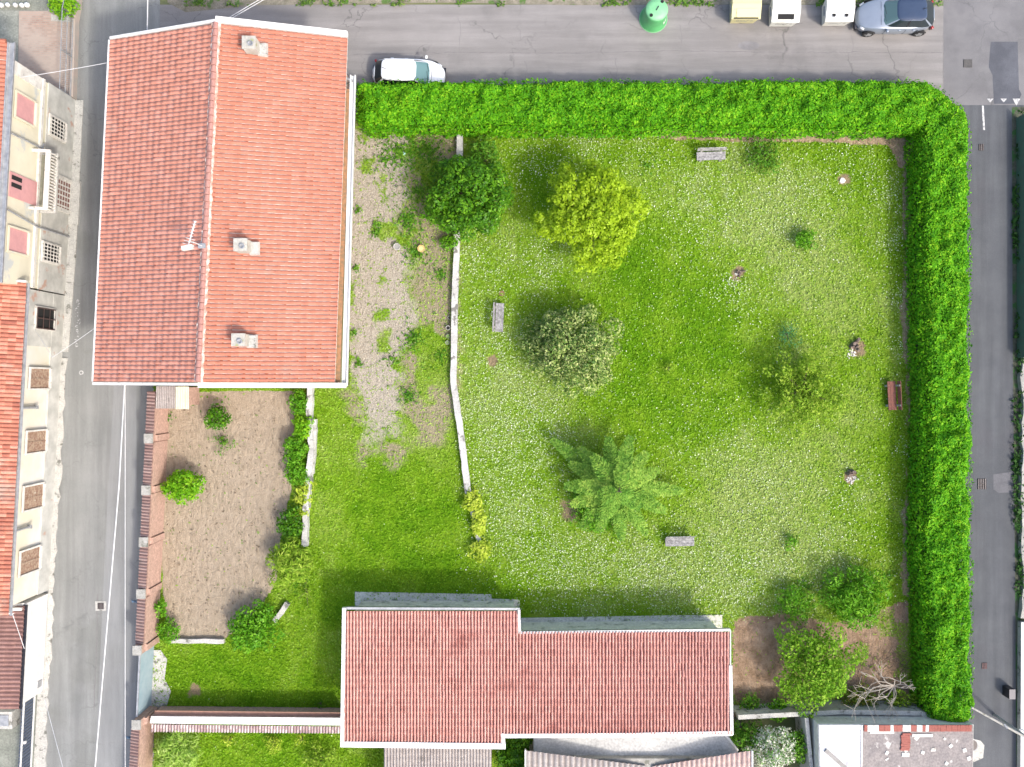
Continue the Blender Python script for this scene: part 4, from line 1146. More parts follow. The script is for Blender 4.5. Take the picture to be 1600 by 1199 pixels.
# gate
gate = empty('gate', gp(240, 1040), 'pale blue grey sheet metal gate between two street wall piers', 'gate')
mb = MB(); ya, yb = piers[-1] + 8, yg2 - 9
mb.bar(gp(sw_c(ya) - 2, ya)[:2], gp(sw_c(yb) - 2, yb)[:2], .06, .08, 1.9); mb.build('panel', mat('pale_blue_sheet', (0.24, 0.33, 0.38), (0.30, 0.38, 0.42), 2, .5), gate)
mb = MB()
for i in range(30):
    y = ya + (yb - ya) * (i + .5) / 30; mb.box(tuple(gp(sw_c(y) - 3.2, y)[:2]) + (1.0,), (.03, .05, 1.85))
mb.bar(gp(sw_c(ya) - 2, ya)[:2], gp(sw_c(yb) - 2, yb)[:2], .09, 1.901, 1.96)
mb.build('frame', MT['zinc'], gate)
structure('n', MB().sheet(G((252, 1016), (262, 1030), (258, 1060), (268, 1080), (258, 1115), (236, 1115), (236, 1016)), .085).build('gate_threshold', MT['pale_concrete']))
for k, (px, py, lb) in enumerate(((213, 941, 'small blue metal strap on the street side of the fourth pier'), (205, 1154, 'small blue metal strap on the street wall below the gate'))):
    q = ip(px, py, 1.2); mb = MB()
    mb.tube(q + Vector((.5, 0, 0)), q + Vector((0, 0, .1)), .03); mb.tube(q + Vector((0, 0, .1)), q + Vector((-.3, .06, -.1)), .03); mb.box(tuple(q + Vector((.12, -.02, 0))), (.3, .12, .03), rz=-.3)
    mb.box(tuple(q + Vector((-.15, .02, -.02))), (.2, .1, .03), rz=.35)
    tag(mb.build('wall_strap', mat('blue_paint', (.07, .13, .2), (.12, .2, .28), 9, .5)), lb, 'strap')
# lean-to wall between gate pier and low house
lw = empty('garden_wall', gp(390, 1095), 'white capped garden wall with a strip of patterned tiles running to the low house', 'wall')
z = 1.5
def lp(px, py, zz=z): return ip(px, py, zz)
mb = MB(); mb.hexa([Vector((*lp(236, 1130)[:2], 0)), Vector((*lp(536, 1133)[:2], 0)), Vector((*lp(536, 1122)[:2], 0)), Vector((*lp(236, 1119)[:2], 0))], [lp(236, 1130), lp(536, 1133), lp(536, 1122), lp(236, 1119)])
mb.build('wall', M_inner, lw)
mb = MB(); mb.hexa([lp(234, 1131, 1.501), lp(538, 1134.5, 1.501), lp(538, 1122.5, 1.501), lp(236, 1120, 1.501)], [lp(234, 1131, 1.56), lp(538, 1134.5, 1.56), lp(538, 1122.5, 1.56), lp(236, 1120, 1.56)])
mb.build('cap', MT['white'], lw)
mb = MB(); mb.hexa([lp(240, 1119.3, 1.2), lp(536, 1122, 1.2), lp(536, 1114, 1.2), lp(242, 1111, 1.2)], [lp(240, 1119.3, 1.3), lp(536, 1122, 1.3), lp(536, 1114, 1.3), lp(242, 1111, 1.3)])
mb.build('ledge', mat('brick_ledge', (.40, .22, .16), (.3, .17, .12), 5, .95), lw)
tiled('coping', lp(236, 1131.5, 1.53), lp(536, 1135, 1.53), lp(536, 1145.5, 1.35), lp(236, 1143, 1.35), 66, 2, tilemat('mottled_coping', (.14, .09, .09), (.3, .22, .22), (.6, .55, .53), (.1, .08, .08), .6, 3), lw, 'barrel', .05, .02, 21, lift=.02)
# shed at the house foot
shd = empty('lean_to', gp(285, 612), 'small lean-to roof of grey tiles and one cream corrugated sheet at the house foot', 'lean-to')
tiled('roof', ip(244, 604, 2.2), ip(274, 604, 2.2), ip(274, 639, 2.0), ip(243, 639, 2.0), 11, 4, T_grey, shd, 'barrel', .03, .015, 31)
tiled('sheet', ip(274, 604, 2.25), ip(295, 604, 2.25), ip(295, 640, 2.05), ip(274, 640, 2.05), 8, 1, mat('cream_corrugated', (.55, .53, .40), (.45, .43, .33), 3, .7), shd, 'barrel', .03, 0, 32)
mb = MB(); mb.prism([ip(*q, 1.95)[:2] for q in ((247, 606), (292, 606), (292, 634), (247, 634))], 0, 1.95); mb.build('wall', M_inner, shd)

# ================================================================ BENCHES
M_gw = mat('weathered_grey_wood', (0.33, 0.325, 0.32), (0.17, 0.165, 0.165), 8, .95, lo=.4, hi=.6, fine=20)
M_bw = mat('brown_stained_wood', (0.20, 0.075, 0.05), (0.13, 0.05, 0.04), 6, .8, fine=16)
def bench(px, py, rz, label, m, L=1.62, proto=None):
    c = ip(px, py, .4); root = empty('park_bench', (c.x, c.y, 0), label, 'bench', 'benches around the lawn', rz)
    for nm, fn_ in (('seat', 0), ('backrest', 1)):
        if proto is None:
            mb = MB()
            if fn_ == 0:
                for i in range(3): mb.box((0, -.14 + .155 * i, .42), (L, .145, .045))
            else:
                mb.hexa([(-L / 2, .28, .55), (L / 2, .28, .55), (L / 2, .32, .55), (-L / 2, .32, .55)], [(-L / 2, .35, .82), (L / 2, .35, .82), (L / 2, .39, .82), (-L / 2, .39, .82)])
            me = mb.build(nm, m, None, origin=False); me.parent = root
            me.location = (0, 0, 0)
        else:
            src = [c_ for c_ in proto.children if c_.name.startswith(nm)][0]
            o = src.copy(); COL.objects.link(o); o.parent = root
            if o.data.materials[0] is not m: o.data = o.data.copy(); o.data.materials[0] = m
    if proto is None:
        for sx in (-1, 1):
            mb = MB(); x = sx * (L / 2 - .25)
            mb.box((x, 0, .2), (.12, .42, .4)); mb.hexa([(x - .05, .2, .3), (x + .05, .2, .3), (x + .05, .28, .3), (x - .05, .28, .3)], [(x - .05, .31, .8), (x + .05, .31, .8), (x + .05, .35, .8), (x - .05, .35, .8)])
            o = mb.build('leg', MT['concrete'], None, origin=False); o.parent = root
    else:
        for src in [c_ for c_ in proto.children if c_.name.startswith('leg')]:
            o = src.copy(); COL.objects.link(o); o.parent = root
    return root
b0 = bench(1111, 245, 0.03, 'grey weathered bench at the top of the lawn near the north hedge', M_gw)
bench(781, 497, math.pi / 2 - .04, 'grey weathered bench standing lengthways beside the low kerb wall', M_gw, proto=b0)
bench(1062, 848, 0.02, 'pale grey bench at the bottom of the lawn below the conifer', M_gw, proto=b0)
bench(1393, 619, -math.pi / 2 + .05, 'brown stained bench close to the east hedge', M_bw, proto=b0)

# ================================================================ POTS, STONES, STUMPS
def pot(px, py, r, h, m, label, name='flower_pot', cat='pot', fill=None, rim=True):
    c = ip(px, py, h); root = empty(name, (c.x, c.y, 0), label, cat)
    mb = MB(); mb.lathe((c.x, c.y, 0), [(r * .78, 0), (r, h), (r * .82, h), (r * .78, h - .06), (.001, h - .06)], 18); mb.build('body', m, root, smooth=False)
    mb = MB(); mb.lathe((c.x, c.y, h - .055), [(r * .76, 0), (r * .7, .015)], 14); mb.build('filling', fill or MT['bark'], root)
    return root
pot(620, 386, .2, .35, MT['pale_concrete'], 'round cement pot with thick grey rim on the gravel', fill=mat('grey_gravel', (.3, .3, .28)))
pot(658, 389, .21, .3, mat('ochre_plastic', (.55, .42, .16), (.45, .35, .14)), 'yellow ochre bucket on the grass beside the cement pot', 'bucket', 'bucket', fill=mat('ochre_lid', (.6, .48, .22)))
pot(700, 513, .13, .3, MT['pale_concrete'], 'small pot with a dark empty hole beside the kerb wall', fill=MT['hole'])
pot(700, 526, .12, .2, mat('mossy_pot', (.25, .32, .16), (.2, .25, .13)), 'mossy green pot just below the dark holed pot', fill=mat('moss', (.15, .25, .06)))
pot(699, 536, .12, .18, mat('grey_green_pot', (.32, .36, .27)), 'lowest of the three small pots along the kerb wall', fill=mat('moss_b', (.18, .26, .1)))
pot(702, 497, .1, .1, MT['pale_concrete'], 'flat broken grey pot rim above the dark holed pot')
pot(625, 295, .17, .12, mat('buff_disc', (.33, .3, .22)), 'flat buff round stepping stone in the gravel weeds', 'stepping_stone', 'stone', fill=mat('buff_disc_b', (.36, .33, .25)))
pot(784, 459, .16, .1, mat('rusty_disc', (.25, .15, .09)), 'rusty brown round disc on the grass above the lengthways bench', 'iron_disc', 'disc', fill=mat('rusty_disc_b', (.28, .17, .1)))
def rock(name, px, py, r, m, label, cat='stone', seed=0, sq=.6):
    rng = np.random.default_rng(seed); c = gp(px, py); mb = MB(); n = 9
    mb.lathe((c.x, c.y, 0), [(r * .8, 0), (r, r * .3), (r * .85, r * sq * .8), (r * .4, r * sq), (.01, r * sq * 1.02)], n)
    mb.v = [(c.x + (v[0] - c.x) * rng.uniform(.8, 1.2), c.y + (v[1] - c.y) * rng.uniform(.8, 1.2), v[2] * rng.uniform(.85, 1.1)) for v in mb.v]
    return tag(mb.build(name, m, smooth=False), label, cat)
rock('ball', 631, 241, .12, mat('pale_teal', (.3, .5, .45)), 'pale teal ball lying in the weeds near the north hedge', 'ball', 2, 1.2)
rock('garden_stone', 1316, 283, .17, MT['offwhite'], 'lone pale stone on the upper right of the lawn', seed=3)
M_stump = mat('rotten_stump_wood', (.10, .07, .055), (.22, .17, .14), 9, .95, lo=.4, hi=.6, bmp=.8)
def stump(px, py, r, h, label, seed, deb):
    rng = np.random.default_rng(seed); c = gp(px, py); root = empty('tree_stump', c, label, 'stump')
    mb = MB()
    for i in range(9):
        a = rng.uniform(0, 6.28); d = r * rng.uniform(.2, .8)
        p = Vector((c.x + d * math.cos(a), c.y + d * math.sin(a), 0))
        mb.tube(p, p + Vector((rng.normal() * .08, rng.normal() * .08, h * rng.uniform(.5, 1.1))), r * rng.uniform(.25, .45), r * rng.uniform(.15, .35), 7)
    mb.build('stump', M_stump, root)
    m3 = MB()
    for i in range(deb[2] * 4):
        q = Vector((c.x + (deb[0] + rng.normal() * 4.5) / PPM, c.y - (deb[1] + rng.normal() * 4) / PPM, .03)); s = rng.uniform(.03, .11)
        m3.box((q.x, q.y, .04), (s * 1.4, s, .07), rz=rng.uniform(0, 3), taper=.6)
    tag(m3.build('rubble', MT['offwhite']), kind='stuff')
stump(1335, 541, .32, .45, 'upper rotten dark tree stump, above the brown bench', 1, (-4, 12, 9))
stump(1329, 739, .28, .4, 'lower rotten dark tree stump, below the brown bench', 2, (2, 11, 8))
stump(1154, 428, .2, .25, 'small dug out stump, in a brown hollow mid lawn', 3, (-7, 10, 4))

# ================================================================ BINS
def rbin(px, py, zt, W, Dp, h, m, label, kind, name='recycling_bin', seed=0):
    """front faces -Y (towards the garden)"""
    c = gp(px, py); root = empty(name, c, label, 'bin', 'kerbside collection bins')
    hf = h * .74; bw, bt = W * .86, W
    mb = MB()
    y0, y1 = c.y - Dp / 2, c.y + Dp / 2
    B = [(c.x - bw / 2, y0 + .12, .04), (c.x + bw / 2, y0 + .12, .04), (c.x + bw / 2, y1 - .05, .04), (c.x - bw / 2, y1 - .05, .04)]
    T = [(c.x - bt / 2, y0, hf), (c.x + bt / 2, y0, hf), (c.x + bt / 2, y1, hf + .02), (c.x - bt / 2, y1, hf + .02)]
    mb.hexa(B, T); bevel(mb.build('body', m, root), .03)
    mb = MB(); ov_ = .04; mid = c.y - Dp * .02
    prof = [(y0 - ov_, hf + .005), (y0 - ov_, hf + .07), (mid + .1, h), (y1 - .12, h), (y1 + ov_, h - .12), (y1 + ov_, hf + .03)]
    vs = [(c.x - bt / 2 - ov_, a, z) for a, z in prof] + [(c.x + bt / 2 + ov_, a, z) for a, z in prof]
    mb.add(vs, [(0, 1, 2, 3, 4, 5), (11, 10, 9, 8, 7, 6)] + [(i, i + 6, (i + 1) % 6 + 6, (i + 1) % 6) for i in range(6)])
    bevel(mb.build('lid', m, root), .02)
    sl = (h - hf - .07) / (mid + .1 - (y0 - ov_))
    def onlid(x, yy, up): return Vector((c.x + x, yy, hf + .07 + (yy - (y0 - ov_)) * sl + up))
    if kind == 'slot':
        a = y0 + .10; b2 = y0 + .36
        o = MB().hexa([onlid(-.45, a, -.02), onlid(.45, a, -.02), onlid(.45, b2, -.02), onlid(-.45, b2, -.02)], [onlid(-.45, a, .012), onlid(.45, a, .012), onlid(.45, b2, .012), onlid(-.45, b2, .012)])
        o.build('opening', MT['hole'], root)
    if kind == 'holes':
        for sx in (-.35, .35):
            q = onlid(sx, y0 + .28, 0); mb = MB(); mb.lathe(q, [(.13, -.02), (.13, .02), (.10, .022), (.10, .016)], 18); r_ = mb.build('opening', MT['zinc'], root)
            MB().lathe(q + Vector((0, 0, .022)), [(.1, 0), (.09, .004)], 16).build('hole', MT['hole'], r_)
    if kind == 'flap':
        a, b2 = y0 + .03, y0 + .46
        MB().hexa([onlid(-.55, a, -.01), onlid(.6, a, -.01), onlid(.6, b2, -.01), onlid(-.55, b2, -.01)], [onlid(-.55, a, .05), onlid(.6, a, .05), onlid(.6, b2, .03), onlid(-.55, b2, .03)]).build('flap', M_yel2, root)
        MB().hexa([onlid(-.68, y0 - .03, .0), onlid(.68, y0 - .03, .0), onlid(.68, y0 + .01, .0), onlid(-.68, y0 + .01, .0)], [onlid(-.68, y0 - .03, .06), onlid(.68, y0 - .03, .06), onlid(.68, y0 + .01, .06), onlid(-.68, y0 + .01, .06)]).build('opening', MT['hole'], root)
    # small worn dark emblem strokes on the front panel
    rng = np.random.default_rng(seed); mb = MB()
    def onf(x, tz, out=.004):
        zz = .04 + (hf - .04) * tz; yy = y0 + .12 * (1 - tz) - out; return Vector((c.x + x, yy, zz))
    for i in range(7):
        x = -.42 + i * .075; dx = .035
        t0, t1 = .45, .45 + rng.uniform(.12, .25)
        mb.add([onf(x, t0), onf(x + dx, t0), onf(x + dx, t1), onf(x, t1)], [(0, 1, 2, 3)])
    mb.add([onf(.1, .35), onf(.14, .35), onf(.26, .8), onf(.22, .8)], [(0, 1, 2, 3)])
    mb.add([onf(.36, .5), onf(.5, .55), onf(.5, .66), onf(.38, .62)], [(0, 1, 2, 3)])
    mb.build('emblem', mat('faded_print', (.2, .2, .2), (.32, .32, .3), 9), root)
    for sx in (-1, 1):
        x = c.x + sx * (bt / 2 + .03)
        mb = MB(); mb.box((x, c.y, hf - .12), (.07, .5, .09)); mb.build('lifting_bar', MT['zinc'], root)
    for sx in (-1, 1):
        MB().box((c.x + sx * bw * .4, c.y, .03), (.1, .5, .05)).build('foot', MT['black'], root)
    return root
M_yel = mat('pale_yellow_plastic', (.56, .51, .27), (.50, .46, .26), 2, .6, spots=((.3, .28, .2), 3, .62))
M_yel2 = mat('soft_yellow_plastic', (.62, .56, .28), (.55, .5, .27), 2, .55)
M_binw = mat('chalky_white_plastic', (.62, .62, .58), (.55, .54, .48), 1.5, .6, spots=((.35, .34, .3), 2.5, .64))
rbin(1158, 24, 1.3, 1.55, 1.25, 1.3, M_yel, 'pale yellow recycling bin with a front flap', 'flap', seed=1)
rbin(1218.5, 29, 1.3, 1.5, 1.25, 1.3, M_binw, 'white recycling bin with one long dark slot', 'slot', seed=2)
rbin(1301, 28, 1.3, 1.5, 1.25, 1.3, M_binw, 'white recycling bin with two round holes', 'holes', seed=3)
# green bell
c = gp(1020.5, 30.5); bell = empty('bottle_bank', c, 'round green bell shaped bottle bank standing apart on the left of the bins', 'bin', 'kerbside collection bins')
M_gr = mat('green_fibreglass', (.09, .36, .13), (.075, .31, .11), 3, .45); M_gr2 = mat('light_green_fibreglass', (.20, .50, .24), (.17, .44, .21), 3, .5)
MB().lathe(c, [(.76, .02), (.78, .06), (.75, .16), (.68, .3), (.64, .75), (.63, 1.1), (.61, 1.2)], 36).build('body', M_gr, bell, smooth=True)
MB().lathe(c, [(.62, 1.2), (.63, 1.26), (.58, 1.34), (.35, 1.42), (.02, 1.45)], 36).build('dome', M_gr2, bell, smooth=True)
MB().lathe(c, [(.765, .005), (.80, .02), (.80, .06), (.765, .07)], 36, close=False).build('base_ring', M_gr2, bell)
for a in (-2.3, .95):
    q = c + Vector((math.cos(a) * .48, math.sin(a) * .48, 1.375)); MB().lathe(q, [(.09, -.05), (.09, .03), (.085, .03)], 14).build('bottle_hole', MT['hole'], bell)
mb = MB(); mb.tube(c + Vector((-.06, -.12, 1.46)), c + Vector((.08, .12, 1.47)), .025); mb.build('lifting_eye', MT['darkmetal'], bell)
q = c; mb = MB()
for zz in (.45, .75): pass
aa = -.5
P_ = [c + Vector((math.cos(aa + s) * r_, math.sin(aa + s) * r_, z_)) for s, r_, z_ in ((-.22, .70, .32), (.22, .70, .32), (.22, .655, .62), (-.22, .655, .62))]
mb.add(P_, [(0, 1, 2, 3)]); mb.build('sticker', MT['white'], bell)

# ================================================================ CARS
def carpaint(name, c, metal=0.0, rough=0.25):
    m, t, b = nt(name); b.inputs["Base Color"].default_value = (*c, 1); b.inputs["Roughness"].default_value = rough
    b.inputs["Metallic"].default_value = metal; b.inputs["Coat Weight"].default_value = .6; b.inputs["Coat Roughness"].default_value = .06
    f = ramp(t, noise(t, 3, 4), [(.4, c), (.7, tuple(v * .93 for v in c))]); t.links.new(f, b.inputs["Base Color"])
    return m
def glassm(name, c=(.02, .03, .035)):
    m, t, b = nt(name); b.inputs["Base Color"].default_value = (*c, 1); b.inputs["Roughness"].default_value = .05; b.inputs["Specular IOR Level"].default_value = .7
    return m
def sring(L0, L1, W, n=48, p=3.2):
    out = []
    cx = (L0 + L1) / 2; a = (L1 - L0) / 2
    for i in range(n):
        th = 2 * math.pi * i / n; ct, st = math.cos(th), math.sin(th)
        out.append((cx + a * math.copysign(abs(ct) ** (2 / p), ct), W / 2 * math.copysign(abs(st) ** (2 / p), st)))
    return out
def car(loc, rz, L, W, Hh, paint, roofpaint, glass, label, ws=(.62, .95), rear=(-1.75, -1.3), wsglass=None, group='cars parked along the street'):
    """+x is the front. ws = x of roof front edge / glass foot; rear = x foot / x roof rear edge"""
    root = empty('parked_car', loc, label, 'car', group, rz)
    def sub(name, mb, m, par=None, smooth=True, loc0=(0, 0, 0)):
        o = mb.build(name, m, None, smooth, origin=False); o.parent = par or root; return o
    F_, R_ = L / 2, -L / 2
    belt = Hh * .63
    levels = [(.20, .985, .94), (.32, 1.0, .985), (.55, 1.0, 1.0), (.72, .99, .995), (belt - .06, .96, .965), (belt, .93, .92)]
    n = 56; vs = []; fs = []
    def zf(x, z):
        f = sstep(ws[1] - .1, F_, x); r = sstep(R_ + .5, R_, -x * 0 + x) if False else 0
        return z * (1 - .22 * float(f) * (z / belt)) - (0.05 if z > .6 else 0) * float(f)
    for z, sl, swd in levels:
        for x, y in sring(R_ * sl, F_ * sl, W * swd, n):
            vs.append((x, y, zf(x, z)))
    for k in range(len(levels) - 1):
        for i in range(n): fs.append((k * n + i, k * n + (i + 1) % n, (k + 1) * n + (i + 1) % n, (k + 1) * n + i))
    # crowned top cap by shrinking rings
    last = (len(levels) - 1) * n; z, sl, swd = levels[-1]
    for kk, (s, dz) in enumerate(((.93, .02), (.75, .045), (.45, .06), (.1, .065))):
        st = len(vs)
        for x, y in sring(R_ * sl * s, F_ * sl * s, W * swd * s, n): vs.append((x, y, zf(x, z) + dz))
        for i in range(n): fs.append((last + i, last + (i + 1) % n, st + (i + 1) % n, st + i))
        last = st
    fs.append(tuple(last + i for i in range(n)))
    body = sub('body', MB().add(vs, fs), paint)
    # greenhouse: lower and upper ring
    nb = 64
    lo = sring(rear[0], ws[1], W * .88, nb, 5.0); up = sring(rear[1], ws[0], W * .68, nb, 5.5)
    zl = belt - .02; zu = Hh - .06
    # move ring points so corners line up
    P1 = [Vector((x, y, zf(x, zl) + .01)) for x, y in lo]; P2 = [Vector((x, y, zu - .03 * (abs(x - (ws[0] + rear[1]) / 2) / 1.2) ** 2)) for x, y in up]
    groups_ = {'windscreen': [], 'rear_window': [], 'side_window': [], 'side_window2': [], 'pillar': [], 'pillar2': [], 'pillar22': [], 'pillar222': []}
    for i in range(nb):
        j = (i + 1) % nb; th = 2 * math.pi * (i + .5) / nb
        a = abs(math.atan2(math.sin(th), math.cos(th)))
        quad = (P1[i], P1[j], P2[j], P2[i])
        if a < .66: g = 'windscreen'
        elif a > math.pi - .66: g = 'rear_window'
        elif a < .86 or a > math.pi - .86: g = 'pillar' + '2' * ((2 if math.sin(th) > 0 else 0) + (1 if a < 1.5 else 0))
        else: g = 'side_window' if math.sin(th) > 0 else 'side_window2'
        groups_[g].append(quad)
    for g, qs in groups_.items():
        mb = MB()
        for q in qs: mb.add(q, [(0, 1, 2, 3)])
        sub(g.replace('2', ''), mb, paint if g.startswith('pillar') else (wsglass or glass) if g == 'windscreen' else glass, smooth=False)
    for sy in (1, -1):       # B pillar
        xm = (ws[0] + rear[1]) / 2 + .1
        MBp = MB().hexa([(xm - .04, sy * W * .435, zl), (xm + .04, sy * W * .435, zl), (xm + .04, sy * W * .445, zl), (xm - .04, sy * W * .445, zl)],
                        [(xm - .04, sy * W * .335, zu), (xm + .04, sy * W * .335, zu), (xm + .04, sy * W * .345, zu), (xm - .04, sy * W * .345, zu)])
        sub('door_pillar', MBp, MT['darkmetal'], smooth=False)
    vs = []; fs = []; st = 0; last = None
    for s, dz in ((1.03, -.02), (1.0, .015), (.9, .035), (.6, .05), (.2, .055)):
        st = len(vs)
        for x, y in sring(rear[1], ws[0], W * .68, nb, 5.0):
            cx = (rear[1] + ws[0]) / 2; vs.append((cx + (x - cx) * s, y * s, zu + dz - .03 * (abs(x - cx) / 1.2) ** 2))
        if last is not None:
            for i in range(nb): fs.append((last + i, last + (i + 1) % nb, st + (i + 1) % nb, st + i))
        last = st
    fs.append(tuple(last + i for i in range(nb)))
    roof = sub('roof', MB().add(vs, fs), roofpaint)
    for sy in (1, -1):
        sub('roof_rail', MB().tube((rear[1] + .1, sy * W * .325, zu + .03), (ws[0] - .1, sy * W * .325, zu + .03), .018), roofpaint if roofpaint is not paint else MT['offwhite'], roof)
    sub('antenna', MB().tube((rear[1] + .25, 0, zu + .05), (rear[1] + .05, 0, zu + .2), .014), MT['black'], roof)
    for sy in (1, -1):
        m_ = sub('mirror', MB().box((ws[1] - .28, sy * (W / 2 + .07), belt + .02), (.14, .2, .14), taper=.8), paint); bevel(m_, .03)
        sub('headlight', MB().box((F_ - .33, sy * (W / 2 - .27), .62), (.26, .18, .1), rz=-sy * .55), MT['headglass']) if 'headglass' in MT else None
        sub('tail_light', MB().box((R_ + .17, sy * (W / 2 - .2), .72), (.12, .16, .16), rz=sy * .55), MT['tail'])
        for hx in (-.15, -.95 if L > 3 else -.8):
            sub('door_handle', MB().box((hx, sy * (W / 2 - .015), belt - .14), (.17, .05, .03)), paint)
    for sx in (F_ - .78, R_ + .72):
        for sy in (1, -1):
            y = sy * (W / 2 - .10)
            wh = empty('wheel', (sx, y, .31)); wh.parent = root
            t_ = MB().tube((0, -.115, 0), (0, .115, 0), .31, n=24).build('tyre', MT['black'], None, origin=False); t_.parent = wh
            r_ = MB()
            r_.tube((0, sy * .10, 0), (0, sy * .125, 0), .06, n=10)
            for k in range(5):
                a = k * 2 * math.pi / 5; r_.box((math.cos(a) * .11, sy * .115, math.sin(a) * .11), (.05 + .13 * abs(math.cos(a)), .02, .05 + .13 * abs(math.sin(a))))
            r2 = r_.build('rim', MT['zinc'], None, origin=False); r2.parent = wh
            ar = MB()
            for k in range(12):
                a0, a1 = math.pi * k / 12, math.pi * (k + 1) / 12
                ar.add([(sx + math.cos(a_) * rr, sy * (W / 2 + .004 - (.03 if rr > .35 else 0)), .31 + math.sin(a_) * rr) for a_, rr in ((a0, .33), (a1, .33), (a1, .38), (a0, .38))], [(0, 1, 2, 3)])
            sub('wheel_arch', ar, MT['black'], smooth=False)
    sub('bumper', MB().box((F_ - .06, 0, .34), (.16, W * .72, .16), taper=.9), MT['darkmetal'])
    sub('bumper', MB().box((R_ + .06, 0, .36), (.16, W * .72, .16), taper=.9), MT['darkmetal'])
    sub('wiper', MB().tube((ws[1] - .12, -.45, zl + .10), (ws[1] - .2, .1, zl + .16), .012, n=5).tube((ws[1] - .12, .1, zl + .1), (ws[1] - .2, .5, zl + .14), .012, n=5), MT['black'])
    for sy in (1, -1):
        for hx in (ws[1] - .25, (ws[0] + rear[1]) / 2 + .1, rear[1] + .25):
            sub('door_seam', MB().box((hx, sy * (W / 2 - .012), belt * .62), (.014, .03, belt * .55)), MT['darkmetal'], body, False)
    sub('bonnet_seam', MB().box((ws[1] + .06, 0, zf(ws[1] + .06, belt) + .03), (.012, W * .7, .05)), MT['darkmetal'], body, False)
    sub('number_plate', MB().box((R_ - .005, 0, .62), (.02, .5, .11)), MT['offwhite'])
    return root
MT['tail'] = carpaint('red_lamp', (.3, .01, .01)); MT['headglass'] = carpaint('headlamp_glass', (.5, .52, .55))
car(gp(641, 124), math.radians(-2.5), 4.05, 1.72, 1.50, carpaint('white_car_paint', (.72, .74, .76)), carpaint('white_roof_paint', (.72, .74, .76)), glassm('tinted_glass', (.015, .02, .022)),
    'small white hatchback parked against the hedge beside the big house', ws=(.46, 1.25), rear=(-1.88, -1.42), wsglass=glassm('teal_windscreen', (.10, .19, .19)))
M_cg = carpaint('silver_blue_paint', (.27, .31, .37), .35, .3)
car(gp(1391, 33), math.radians(180.5), 4.36, 1.82, 1.56, M_cg, carpaint('navy_roof_paint', (.035, .055, .10), .2), glassm('dark_glass'),
    'silver grey crossover car with a dark blue roof beside the white bins', ws=(.22, .88), rear=(-2.02, -1.40), wsglass=glassm('green_windscreen', (.08, .14, .14)))

# ================================================================ DRAINS
def drain(px, py, wx, wy, m, label, n=5, frame=True, name='drain_cover'):
    c = gp(px, py, .012); root = empty(name, c, label, 'drain')
    if frame:
        MB().box((c.x, c.y, .012), (wx * 1.7, wy * 1.5, .014)).build('frame', MT['pale_concrete'], root)
    MB().box((c.x, c.y, .018), (wx, wy, .014)).build('pit', MT['hole'], root)
    mb = MB()
    for i in range(n):
        x = c.x - wx / 2 + wx * (i + .5) / n; mb.box((x, c.y, .03), (wx / n * .45, wy, .02))
    mb.build('grate', m, root)
M_iron = mat('rusty_iron', (.10, .08, .075), (.17, .15, .15), 9, .6)
drain(157.5, 947.5, .36, .36, M_iron, 'square iron drain grate in a pale frame on the west street')
drain(1512, 100, .5, .45, mat('worn_cover', (.14, .135, .13), (.2, .19, .18), 4), 'square worn manhole cover near the street junction', 8, False, 'manhole_cover')
drain(1533, 231, .28, .36, M_iron, 'small dark drain grate on the east street level with the hedge corner', 3, False)
drain(1534, 757, .5, .6, M_iron, 'large dark drain grate halfway down the east street', 4, False)
drain(1538, 1041, .3, .34, mat('reddish_iron', (.16, .09, .09), (.2, .13, .13), 8), 'small reddish drain grate near the lower end of the east street', 4, False)
c = gp(1518, 1165, .012); rr_ = empty('round_manhole', c, 'round dark manhole cover on pale cement beside the garage', 'manhole')
structure('n', MB().sheet(G((1500, 1150), (1532, 1158), (1538, 1165), (1536, 1185), (1520, 1192), (1500, 1190)), .010).build('cement_patch', MT['pale_concrete']))
MB().lathe(c, [(.32, 0), (.32, .012), (.3, .016)], 24).build('cover', mat('brown_cover', (.13, .115, .105), (.17, .15, .14), 6), rr_)
MB().lathe(c, [(.33, 0), (.36, .01), (.36, 0)], 24, close=False).build('ring', MT['zinc'], rr_)
# crossing patch on the east street
structure('n', MB().sheet(G((1552, 742), (1580, 738), (1580, 770), (1560, 771), (1552, 765)), .010).build('asphalt_patch', asphalt('pale_trench', (.12, .12, .13), (.14, .14, .15), (.12, .12, .13), (1, 1, 1))))

# ================================================================ EAST BOUNDARY
ea = empty('boundary_wall', gp(1590, 1080), 'long white capped wall at the lower right edge beyond the east street', 'wall')
mb = MB(); mb.bar(gp(1594, 970)[:2], gp(1592, 1400)[:2], .3, 0, .35); mb.build('wall', MT['pale_concrete'], ea)
mb = MB(); mb.bar(gp(1596, 970)[:2], gp(1594, 1400)[:2], .5, .351, .42); mb.build('cap', MT['white'], ea)
MB().box(tuple(gp(1571, 1079)[:2]) + (.35,), (.34, .55, .7)).build('utility_box', MT['darkmetal'], ea)
tag(MB().bar(gp(1589, 185)[:2], gp(1590, 560)[:2], .08, 0, .9).build('boundary_fence', mat('green_sheet', (.06, .14, .10), (.08, .12, .09), 3, .7)), 'dark green sheet fence along the upper right edge of the east street', 'fence')
wall_ob(dens([(1597, 500), (1598, 560), (1595, 720), (1597, 900), (1594, 965)], 14, 1.6, 12), .3, .3, MT['concrete'], 'rubble_wall', 'broken pale rubble wall in the weeds along the right edge', jit=.25)

